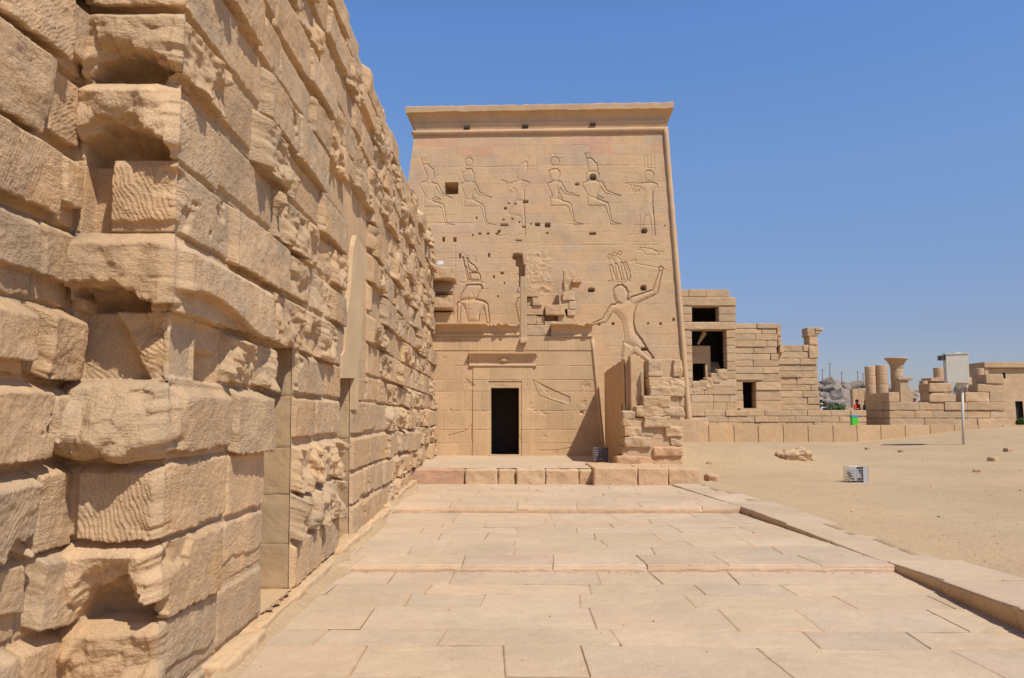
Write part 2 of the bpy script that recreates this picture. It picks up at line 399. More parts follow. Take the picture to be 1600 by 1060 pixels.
# sand wedge lying in the angle between wall foot and paving
def sand_drift():
    yy = np.arange(3.0, 20.2, .06); q = np.linspace(0, 1, 12)
    lev = np.where(yy < Y1, 0, np.where(yy < Y2, H1, H2))
    lev = np.convolve(np.pad(lev, 4, mode='edge'), np.ones(9) / 9, 'valid')
    wd = .14 + .16 * fbm(yy * .5, 3.3 + 0 * yy, 0, 3) + .10 * np.exp(-((yy - Y1) / .5) ** 2)
    V = np.zeros((len(yy), 12, 3)); T = np.ones((len(yy), 12, 3))
    for j, t in enumerate(q):
        V[:, j, 0] = -2.03 - .02 * yy + t * np.maximum(wd, .04)
        V[:, j, 1] = yy
        V[:, j, 2] = lev + .002 + .055 * (1 - t) ** 1.6 - .012 * (t > .95) + .010 * (1 - t) * fbm(yy * 2.5, t * 3 + 0 * yy, 1, 3)
    o = mesh_obj('sand_drift', V.reshape(-1, 3), grid_faces(len(yy), 12).reshape(-1, 4), M_sand, smooth=True, tint=T.reshape(-1, 3))
    tag(o, 'windblown sand lying along the foot of the rough left wall', 'sand', kind='structure')
sand_drift()

# kerb of large flat stones
def kerb():
    r = random.Random(3); V = []; F = []; T = []; n = 0; y = -2.0
    while y < 19.5:
        L = min(r.uniform(.95, 1.7), 19.62 - y); b = y + L
        u = np.concatenate([[0, .01, .03], np.linspace(.06, L - .06, max(4, int(L / .05))), [L - .03, L - .01, L]]); off = r.uniform(-.025, .025)
        yy = y + u
        chip = .035 * np.exp(-(u / .05) ** 2) * r.random() + .03 * np.exp(-((L - u) / .05) ** 2) * r.random()
        jx = .022 * fbm(yy * 2.2, 5 + 0 * yy, n * .1, 3)
        x0 = kerb_x(yy) + off * .5 + jx + chip
        zt = kerb_z(yy) + off * .3
        wd = .86 + r.uniform(-.10, .12)
        prof = []
        for (dx, dz) in ((.05, -.45), (.03, -.2), (.01, -.10), (0., -.03), (.012, -.006), (.04, 0.)): prof.append((dx, dz))
        for tq in np.linspace(.1, 1, 10): prof.append((tq * wd, .0))
        prof.append((wd + .02, -.10))
        rows_ = []
        for k, (dx, dz) in enumerate(prof):
            gap = -.02 * ((u < .008) | (u > L - .008)) * (dz > -.05)
            nn = .008 * fbm(yy * 3, dx * 3 + k * .3, 2, 3)
            rows_.append(np.stack([x0 + dx + nn * (dz < 0), yy, zt + dz + gap + (.006 * fbm(yy * 1.4, (x0 + dx) * 1.4, 3, 4) if dz > -.02 else 0) - (.008 * max(0, (dx - .6)) )], -1))
        R = np.stack(rows_); nr, nc = R.shape[:2]
        t = 1 + r.uniform(-.06, .05); V.append(R.reshape(-1, 3)); T.append(np.repeat(np.array([[t, t * .985, t * .97]]), nr * nc, 0))
        F.append(grid_faces(nr, nc).reshape(-1, 4)[:, ::-1] + n); n += nr * nc; y = b
    o = mesh_obj('kerb', np.concatenate(V), np.concatenate(F), M_pave, tint=np.concatenate(T))
    tag(o, 'raised edge of broad flat kerb stones between pavement and sand', 'kerb', kind='structure')
kerb()

# ================================================================== LEFT WALL
BX = lambda y, z=0: -2.15 - .02 * y - .012 * z
WALL_TOP = 7.75
YC = 5.14                                           # outer corner
XA = -2.93
D1 = (7.27, 8.30, .13, 2.62)                        # doorway: y0,y1,sill,top
D2 = (10.72, 11.62, .10, 2.56)
def left_wall():
    root = empty('stone_wall', (-2.3, 5, 0), 'tall rough sandstone block wall with two doorways, running along the left side of the pavement', 'stone wall')
    # --- path columns
    yA = np.concatenate([np.arange(-5, 4.2, .07), np.arange(4.2, YC, .009)])
    xF = np.arange(XA, BX(YC), .006)
    yB = [YC]
    while yB[-1] < 26.75: yB.append(yB[-1] + min(.034, .0085 * (yB[-1] / 5.2) ** 1.45))
    yB = np.array(yB)
    bx = np.concatenate([np.full(len(yA), XA) - .02 * (yA - YC), xF, BX(yB)])
    by = np.concatenate([yA, np.full(len(xF), YC), yB])
    seg = np.concatenate([np.zeros(len(yA), int), np.ones(len(xF), int), np.full(len(yB), 2)])
    s = np.concatenate([[0], np.cumsum(np.hypot(np.diff(bx), np.diff(by)))])
    nx = np.where(seg == 1, 0., 1.); ny = np.where(seg == 1, -1., .02)
    sI = s[len(yA)]; sO = s[len(yA) + len(xF)]
    for sc_, wd in ((sI, .03), (sO, .035)):
        t = sstep(-wd, wd, s - sc_); m = np.abs(s - sc_) < wd
        a = (1, 0) if sc_ == sI else (0, -1); b = (0, -1) if sc_ == sI else (1, 0)
        nx = np.where(m, a[0] * (1 - t) + b[0] * t, nx); ny = np.where(m, a[1] * (1 - t) + b[1] * t, ny)
    zc = np.array([-.6, .10, .60, 1.10, 1.62, 2.14, 2.60, 3.13, 3.63, 4.17, 4.68, 5.20, 5.70, 6.22, 6.72, 7.25, WALL_TOP])
    z = np.concatenate([np.arange(-.15, 4.75, .0095), np.arange(4.75, WALL_TOP + .001, .0175)]); z[-1] = WALL_TOP
    S, Z = np.meshgrid(s, z); SEG = np.broadcast_to(seg, S.shape); YB = np.broadcast_to(by, S.shape); XB = np.broadcast_to(bx, S.shape)
    r = random.Random(21)
    H = np.zeros_like(S); TI = np.ones(S.shape + (3,)); AL = np.ones(S.shape)
    # warp
    wS = .018 * fbm(S * 3.1, Z * 3.1, 1.1, 4); wZ = .016 * fbm(S * 3.3, Z * 3.3, 8.2, 4)
    jag = .022 * fbm(S * 9, Z * 9, 3.2, 4)
    big = fbm(S * 1.6, Z * 1.6, 12.5, 4); med = fbm(S * 5, Z * 5, 22.5, 5); fin = fbm(S * 22, Z * 22, 31., 4); rid = fbm(S * 3.2, Z * 4.2, 40., 5, True)
    brk = fbm(S * 2.1, Z * 2.4, 55., 4)
    grainy = fbm(S * 55, Z * 55, 71., 2)
    fwx = S + .035 * med + .012 * fin; fwz = Z + .035 * fbm(S * 5, Z * 5, 90., 4)
    fac = .72 * facets(fwx * 2.7 + .5 * fwz, fwz * 3.6, 1, .8, 1.3) + .28 * facets(fwx * 7.5 - 2 * fwz, fwz * 9, 2, .7, 1.5)          # about -.1 .. .6
    rid = .25 + (fac - .28) * 1.6 + .25 * (rid - .25)
    chis = lambda u, v: np.sin(u) * (.45 + .55 * sstep(-.35, .3, v))
    for c in range(len(zc) - 1):
        z0, z1 = zc[c], zc[c + 1]
        row = np.where((z >= z0) & (z < z1 + (1e-3 if c == len(zc) - 2 else 0)))[0]
        if not len(row): continue
        bl = []                                       # (s0,s1,kind,hb)
        # A side
        p = 0.0
        cuts = []
        q = sI - r.uniform(.25, .5)
        while q > 0: cuts.append(q); q -= r.uniform(.6, 1.2)
        cuts = [0.] + cuts[::-1] + [sI]
        for a, b in zip(cuts[:-1], cuts[1:]): bl.append([a, b, r.choice(['peck', 'peck', 'peckb']), r.uniform(.07, .17)])
        bl.append([sI, sO, 'front', .1])
        # B side
        first = sO + 2.0 if c == 6 else sO + (r.choice([.62, .78, 1.1]) if c > 7 else r.choice([.98, 1.06, 1.12]))
        cuts = [sO, first]
        dl = {0: sO + (D1[0] - YC), 1: sO + (D1[1] - YC), 2: sO + (D2[0] - YC), 3: sO + (D2[1] - YC)}
        low = z0 < 2.58
        stops = [dl[0], dl[1], dl[2], dl[3], s[-1]] if low else [s[-1]]
        for st in stops:
            while cuts[-1] < st - .01:
                L = r.uniform(.6, 1.6); nxt = cuts[-1] + L
                if st - nxt < .4: nxt = st
                cuts.append(nxt)
        for a, b in zip(cuts[:-1], cuts[1:]):
            yb = YC + a - sO
            k = r.random()
            hb = r.choice([.03, .05, .07, .09, .12, .15]) * r.uniform(.85, 1.15)
            if yb > 13 and z0 > 2.3: hb = r.uniform(.03, .16)
            if yb > 15: hb = r.uniform(.03, .19) if z0 > .5 else r.uniform(.03, .1)
            kind = ('peck' if k < .66 else ('peckb' if k < .72 else ('broken' if k < .86 else 'flat'))) if yb < 13 else ('peck' if k < .55 else ('broken' if k < .88 else 'flat'))
            if low and 8.2 < yb < 10.7: kind, hb = ('broken', .14) if (c in (2, 3) and r.random() < .8) else ('peck', .05)
            if low and 11.5 < yb < 14.5: kind, hb = 'peck', r.uniform(.02, .07)
            if kind == 'flat': hb = r.uniform(.0, .03)
            if c == 6 and 6.5 < yb < 9.5: kind, hb = 'broken', .13
            if c == 6 and yb <= 6.5: kind, hb = 'slab', .15
            if c == 5 and yb < 7.2:
                if yb < 5.2:
                    bl.append([sO, sO + .45, 'flat', -.03]); bl.append([sO + .45, sO + 1.02, 'cavity', -.2]); bl.append([sO + 1.02, dl[0], 'broken', .17])
                continue
            bl.append([a, b, kind, hb])
        for (a, b, kind, hb) in bl:
            cl = np.where((s >= a) & (s < b + (1e-3 if b >= s[-1] - .01 else 0)))[0]
            if not len(cl): continue
            ix = np.ix_(row, cl)
            d0 = S[ix] - a + wS[ix]; d1 = b - S[ix] - wS[ix]; e0 = Z[ix] - z0 + wZ[ix]; e1 = z1 - Z[ix] - wZ[ix]
            if kind == 'front': d1 = d1 + 1
            elif a == sO and kind != 'flat': d0 = d0 + 1
            m = r.choice([.004, .006, .01, .03]); mt = r.choice([.004, .01, .03]); mb_ = r.choice([.008, .015, .03, .06])
            J = jag[ix]
            env = sstep(0, .022, d0 - m + J) * sstep(0, .022, d1 - m + J) * sstep(0, r.choice([.015, .025, .05]), e1 - mt + J * .6) * sstep(0, .022, e0 - mb_ + 1.6 * J)
            lvl = r.uniform(-.012, .014) + .008 * big[ix]
            tu = r.uniform(-.25, .25); tv = r.uniform(-.1, .45)
            lx = (S[ix] - a) / (b - a) - .5; lz = (Z[ix] - z0) / (z1 - z0) - .5
            Bm, Md, Fi, Ri, Bk = big[ix], med[ix], fin[ix], rid[ix], brk[ix]
            if kind == 'peck':
                boss = hb * (1 + .35 * Bm + tu * lx + tv * lz * .7) + .010 * Md + .008 * Fi
                if r.random() < .4:
                    ang = r.uniform(-1.1, 1.1); co = math.cos(ang) * S[ix] + math.sin(ang) * Z[ix]
                    boss = boss + .0028 * chis(2 * math.pi * (co / .026) + 14 * Md + 4 * Fi, Fi + Md)
                if r.random() < .45: boss = boss * (.35 + .65 * sstep(-.18, -.10, Bk + .15 * Ri + r.uniform(-.12, .18)))
            elif kind == 'broken':
                boss = hb * (.35 + .9 * sstep(-.25, .3, Bk + r.uniform(-.1, .1))) * (1 + tu * lx + tv * lz) + .045 * (Ri - .25) + .02 * Md + .006 * Fi
                boss = np.maximum(boss, -.05)
            elif kind == 'slab':
                boss = hb * (1 + .2 * Bm - .25 * lz) + .010 * Md + .010 * Fi - .10 * sstep(.1, .0, lz + .32 + .16 * np.sin(lx * 5) + .5 * J)
            elif kind == 'cavity':
                boss = np.where(lz > .05 + .5 * J, -.02 + 0 * lx, -.20 + .5 * (lx + .1) ** 2) + .02 * Md
            elif kind == 'peckb':
                boss = hb * (1 + .3 * Bm + tu * lx) * (.30 + .70 * sstep(-.20, -.14, lz + .22 * Bm + J)) + .010 * Md + .009 * Fi
            elif kind == 'flat':
                boss = hb + .006 * Md + .004 * Fi
            else:
                boss = front_block(c, lx, lz, S[ix], Z[ix], Bm, Md, Fi, Ri, Bk, J)
            g_ = np.minimum(np.minimum(d0, d1), np.minimum(e0, e1))
            h = lvl + env * boss + .004 * Md + .002 * grainy[ix]
            if kind == 'front':
                h = .0 + sstep(0, .03, d0 + J) * np.where(boss < 0, boss * sstep(.0, .02, d0 - .03) * sstep(0, .02, d1 - .03), env * boss) + .006 * Md
            h = h - r.choice([.006, .01, .02, .03]) * (1 - sstep(.001, .006, np.abs(g_)))
            H[ix] = h
            t = stone_tint(.10); gp = sstep(.05, .4, Bk) * r.choice([0, 0, .35, .7])
            tcol = t[None, None] * np.ones(lx.shape + (3,))
            tcol = tcol * (1 - gp[..., None] * np.array([.14, .10, .05]))
            TI[ix] = tcol; AL[ix] = r.random() if kind in ('peck', 'peckb', 'slab', 'front') else r.uniform(.6, 1)
    # worn patina on bosses at mid height
    pat = sstep(.0, .35, fbm(S * .7, Z * .9, 77., 5)) * sstep(2.2, 3.0, Z) * (1 - sstep(4.4, 5.6, Z)) * .5
    TI *= (1 - pat[..., None] * np.array([.26, .22, .14]))
    st = sstep(.12, .42, fbm(S * 2.6, Z * .55, 5., 4)) * sstep(-.1, .3, fbm(S * .6, Z * .6, 15., 3)) * .55
    TI *= (1 - st[..., None] * np.array([.20, .20, .18]))
    oc = sstep(.15, .4, fbm(S * 1.4, Z * 1.9, 44., 5))
    TI *= 1 + oc[..., None] * np.array([.03, -.03, -.13])
    sB = S - sO + YC
    for (a, b, zs_, zt) in (D1, D2):
        near = np.minimum(np.minimum(np.abs(sB - a), np.abs(sB - b)), 99)
        m = (SEG == 2) & (Z < zt + .02)
        H = np.where(m, H * sstep(.0, .05, near) + .002, H)
        m2 = (SEG == 2) & (sB > a - .05) & (sB < b + .05)
        H = np.where((SEG == 2) & (sB > 10.9) & (sB < 13.0) & (Z > 2.5) & (Z < 5.4), H * .2, H)
        H = np.where(m2, np.where(np.abs(Z - zt) < .012, np.minimum(H, .02), H), H)
    ce = np.abs(S - sO); i0, i1 = np.searchsorted(s, sO - .045), np.searchsorted(s, sO + .05)
    tq = sstep(0, 1, (s[i0:i1] - s[i0]) / (s[i1] - s[i0]))[None]
    H[:, i0:i1] = (1 - tq) * H[:, i0:i0 + 1] + tq * H[:, i1:i1 + 1] - .012 * np.sin(tq * math.pi) + .012 * med[:, i0:i1]
    H -= .075 * sstep(.0, .3, fbm(S * .1 + 3, Z * 3.3, 19., 4)) * (1 - sstep(.02, .17, ce + .05 * med))
    H *= sstep(-.14, .02, Z) * .9 + .1
    # plinth zone stays flush
    top = WALL_TOP - .0
    NX = np.broadcast_to(nx, S.shape); NY = np.broadcast_to(ny, S.shape)
    Zd = Z - .42 * np.clip(H - .01, 0, 1) * sstep(.15, .3, Z)
    # uneven top line: upper course sinks where stones are lost
    lost = sstep(.05, .2, fbm(S * .55, 3.3 + 0 * S, 1., 3)) * .35
    Zd = np.where(Z > 7.25, 7.25 + (Zd - 7.25) * (1 - lost), Zd)
    X = XB - .012 * Z * (SEG != 1) + NX * H
    Y = YB + NY * H - .0 * Z
    V = np.stack([X, Y, Zd], -1)
    F = grid_faces(*S.shape)
    cs = (sB[:-1, :-1] + sB[1:, 1:]) / 2; cz = (Z[:-1, :-1] + Z[1:, 1:]) / 2
    hole = np.zeros(cs.shape, bool)
    for (a, b, zs_, zt) in (D1, D2): hole |= (SEG[:-1, :-1] == 2) & (cs > a) & (cs < b) & (cz > zs_) & (cz < zt)
    F = F[~hole]
    o = mesh_obj('masonry_face', V.reshape(-1, 3), F.reshape(-1, 4), M_wall, root, True, np.concatenate([TI, AL[..., None]], -1).reshape(-1, 4))
    # core behind the face: top and back
    mb = MB()
    top_line = V[-1]
    n = len(top_line); step = 6
    tl = top_line[::step]; bk = np.array([(-4.3, max(p[1], -5), p[2]) for p in tl]); lo = bk.copy(); lo[:, 2] = -.3
    k = len(tl)
    mb.add(np.concatenate([tl, bk, lo]), [(i, i + 1, k + i + 1, k + i) for i in range(k - 1)] + [(k + i, k + i + 1, 2 * k + i + 1, 2 * k + i) for i in range(k - 1)])
    mb.build('wall_core', M_wall, root)
    # door reveals
    def reveal(a, b, zs_, zt, depth, name):
        e = MB(); q = .02
        xo = lambda y: BX(y, 0) + .004
        xi = lambda y: xo(y) - depth
        # far jamb stones, near jamb stones
        zz = [zs_, .58, 1.09, 1.58, 2.12, zt]
        for (y0, y1) in ((b, b + .4), (a - .4, a)):
            for z0, z1 in zip(zz[:-1], zz[1:]):
                ye = b if y0 == b else a
                rough_block(e, ((xo(ye) + xi(ye)) / 2 - .004 - .012 * (z0 + z1) / 2, (y0 + y1) / 2, (z0 + z1) / 2), (depth, y1 - y0 , z1 - z0 + .003), r=.010, amp=.009, n=16, freq=4, tint=stone_tint(.08))
        e.box(xi(a) - .9, xi(a) - .012, a - .3, a - .01, zs_, zt, (.9,) * 3)
        j = e.build('doorway', M_jamb, root)
        lt = MB()
        rough_block(lt, ((xo(a) + xi(a)) / 2 - .06, (a + b) / 2, zt + .2), (depth + .02, b - a + .5, .4), r=.015, amp=.008, n=14, tint=(1, 1, .98))
        lt.build('lintel', M_jamb, j)
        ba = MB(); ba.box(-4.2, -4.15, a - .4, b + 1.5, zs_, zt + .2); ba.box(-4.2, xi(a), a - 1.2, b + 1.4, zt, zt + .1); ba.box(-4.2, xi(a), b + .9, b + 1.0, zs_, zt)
        ba.build('passage', M_dark, j)  # passage shade painted in with near-black colour
        th = MB(); rough_block(th, (xo(a) - depth / 2 - .3, (a + b) / 2, zs_ - .06), (depth + .6, b - a + .1, .12), r=.02, amp=.006, n=10); th.build('threshold', M_dress, j)
    reveal(*D1, .95, 'a'); reveal(*D2, .7, 'b')
    # plinth course along the foot
    pl = MB(); y = 5.9; rr = random.Random(8)
    while y < 19.8:
        L = rr.uniform(.8, 1.9); L = min(L, 19.85 - y)
        fl = 0 if y < Y1 else (H1 if y < Y2 else H2)
        rough_block(pl, (BX(y + L / 2) + .03 + rr.uniform(-.03, .03), y + L / 2, fl + rr.uniform(-.02, .025)), (.26, L + .01, .22), r=.03, amp=.028, n=16, freq=3, tint=stone_tint(.08), rot=.02)
        y += L
    pl.build('plinth', M_dress, root)
    # concrete repair strip over the second doorway
    P0 = np.array([BX(12.) + .035, 12., 3.]); nn = np.array([1., .02, .012])
    poly = [(534, 591), (535, 556), (539, 548), (541, 520), (543, 490), (546, 470), (549, 440), (551, 410), (553, 385), (557, 368), (562, 372), (567, 386), (573, 394), (574, 420), (571, 438), (567, 455), (566, 480), (566, 510), (564, 545), (560, 570), (559, 591)]
    pts = [atP(x, y, P0, nn) for x, y in poly]; V = pts + [p - np.array([.25, 0, 0]) for p in pts]; k = len(pts)
    mesh_obj('concrete_patch', V, [tuple(range(k))] + [(i, (i + 1) % k, k + (i + 1) % k, k + i) for i in range(k)], M_conc, root)
    jb = MB(); jb.box(BX(11.6) - .3, BX(11.6) + .05, 11.625, 11.90, 2.0, 2.56); jb.build('concrete_jamb', M_conc, root)
def front_block(c, lx, lz, S, Z, Bm, Md, Fi, Ri, Bk, J):
    """the projecting end of the wall: one block per course, some hollowed out below; lx,lz in -.5..+.5"""
    rough = .075 * (Ri - .25) + .02 * Md + .005 * Fi
    def hollow(frac, dep, up, l0=-.47, l1=.46):
        cx_, hw_ = (l0 + l1) / 2, (l1 - l0) / 2
        q = np.abs((lx - cx_ + .25 * Md) / hw_) ** 3.2 + (np.clip(lz + .5 + .10 * Md, 0, 1) / frac) ** 1.6 + .75 * Bm + 3.2 * J + .9 * (Ri - .25)
        inside = sstep(1.06, .94, q) if False else 1 - sstep(.93, 1.06, q)
        deep = dep * np.sqrt(np.clip(1.25 - q, .08, 1)) + .03 * Md
        return up * (.30 + .70 * sstep(1.0, 1.9, q + .4 * Md)) * (1 - inside) - deep * inside
    if c in (8,):  return hollow(.42, .30, .12 + rough)                 # 3.63-4.17
    if c in (9,):  return hollow(.38, .30, .10 + rough * 1.0)           # 4.17-4.68
    if c == 11:    return hollow(.35, .25, .10 + rough)
    if c == 7:                                                          # recessed at the left, pecked face at the right
        t = sstep(-.22, -.12, lx + .5 * J)
        return -.16 * (1 - t) + t * (.03 + .004 * np.sin((S * .9 + Z * .45) * 210 + 12 * Md) * (.5 + .5 * sstep(-.3, .3, Fi)) + .02 * Md)
    if c == 6:     return hollow(.34, .28, .15 + .7 * rough, -.5, .30)
    if c == 5:
        t = sstep(.05, .14, lx + lz * .35 + J)
        ch = .005 * np.sin((S * .72 + Z * 1.0) * 170 + 12 * Md) * (.3 + .7 * sstep(-.3, .2, Fi + Md))
        return -.12 + ch * (lz < .35) + t * (.10 + rough)
    if c == 4:     return .15 + .12 * (.25 - np.abs(lz) ** 2) + 2.0 * rough - .10 * sstep(.0, .4, -lz - .05 + .3 * Md)
    if c == 3:
        t = sstep(-.28, -.24, lx + .3 * J)
        return .05 + t * (.05 + .0045 * np.sin((S * .93 + Z * .38) * 200 + 11 * Md) * (.3 + .7 * sstep(-.3, .3, Fi))) + .02 * Md - (1 - t) * .02 * Ri
    if c == 2:     return hollow(.55, .26, .14 + rough, -.30, .40)
    if c == 1:     return .06 + 1.3 * rough + .08 * sstep(.0, .12, Bm + lx * .4)
    if c == 0:     return .03 + 0 * lx
    return .09 + rough
left_wall()

# ================================================================== PYLON
PYAW = math.radians(2.3); PBAT = .07
P_O = np.array([.9, 28.35, 0.0])
P_U = np.array([math.cos(PYAW), -math.sin(PYAW), 0]); P_BK = np.array([math.sin(PYAW), math.cos(PYAW), 0])
P_UP = P_BK * PBAT + np.array([0, 0, 1.]); P_N = np.cross(P_U, P_UP); P_N /= np.linalg.norm(P_N)   # outward (towards -Y)
if P_N[1] > 0: P_N = -P_N
def fuv(px, py):
    p = atP(px, py, P_O, P_N) - P_O
    return np.array([np.dot(p, P_U), p[2]])
def seg_dist(X, Y, poly, closed=True):
    D = np.full(X.shape, 1e9); n = len(poly)
    for i in range(n if closed else n - 1):
        a = poly[i]; b = poly[(i + 1) % n]; d = b - a; L = max(np.dot(d, d), 1e-12)
        t = np.clip(((X - a[0]) * d[0] + (Y - a[1]) * d[1]) / L, 0, 1)
        D = np.minimum(D, np.hypot(X - a[0] - t * d[0], Y - a[1] - t * d[1]))
    return D
def in_poly(X, Y, poly):
    c = np.zeros(X.shape, bool); n = len(poly)
    for i in range(n):
        a = poly[i]; b = poly[(i + 1) % n]
        if a[1] == b[1]: continue
        k = ((a[1] > Y) != (b[1] > Y)) & (X < (b[0] - a[0]) * (Y - a[1]) / (b[1] - a[1]) + a[0]); c ^= k
    return c
def limb(p, q, r0, r1, n=5):
    """tapered capsule outline in picture coordinates of the tracing"""
    p = np.array(p, float); q = np.array(q, float); d = q - p; a = math.atan2(d[1], d[0]); out = []
    for k in range(n + 1): t = a + math.pi / 2 + math.pi * k / n; out.append((p[0] + r0 * math.cos(t), p[1] + r0 * math.sin(t)))
    for k in range(n + 1): t = a - math.pi / 2 + math.pi * k / n; out.append((q[0] + r1 * math.cos(t), q[1] + r1 * math.sin(t)))
    return out
def disc(c, r, n=16, ry=None):
    ry = ry or r
    return [(c[0] + r * math.cos(2 * math.pi * k / n), c[1] + ry * math.sin(2 * math.pi * k / n)) for k in range(n)]
def arc(c, r, a0, a1, n=12): return [(c[0] + r * math.cos(math.radians(a0 + (a1 - a0) * k / n)), c[1] + r * math.sin(math.radians(a0 + (a1 - a0) * k / n))) for k in range(n + 1)]
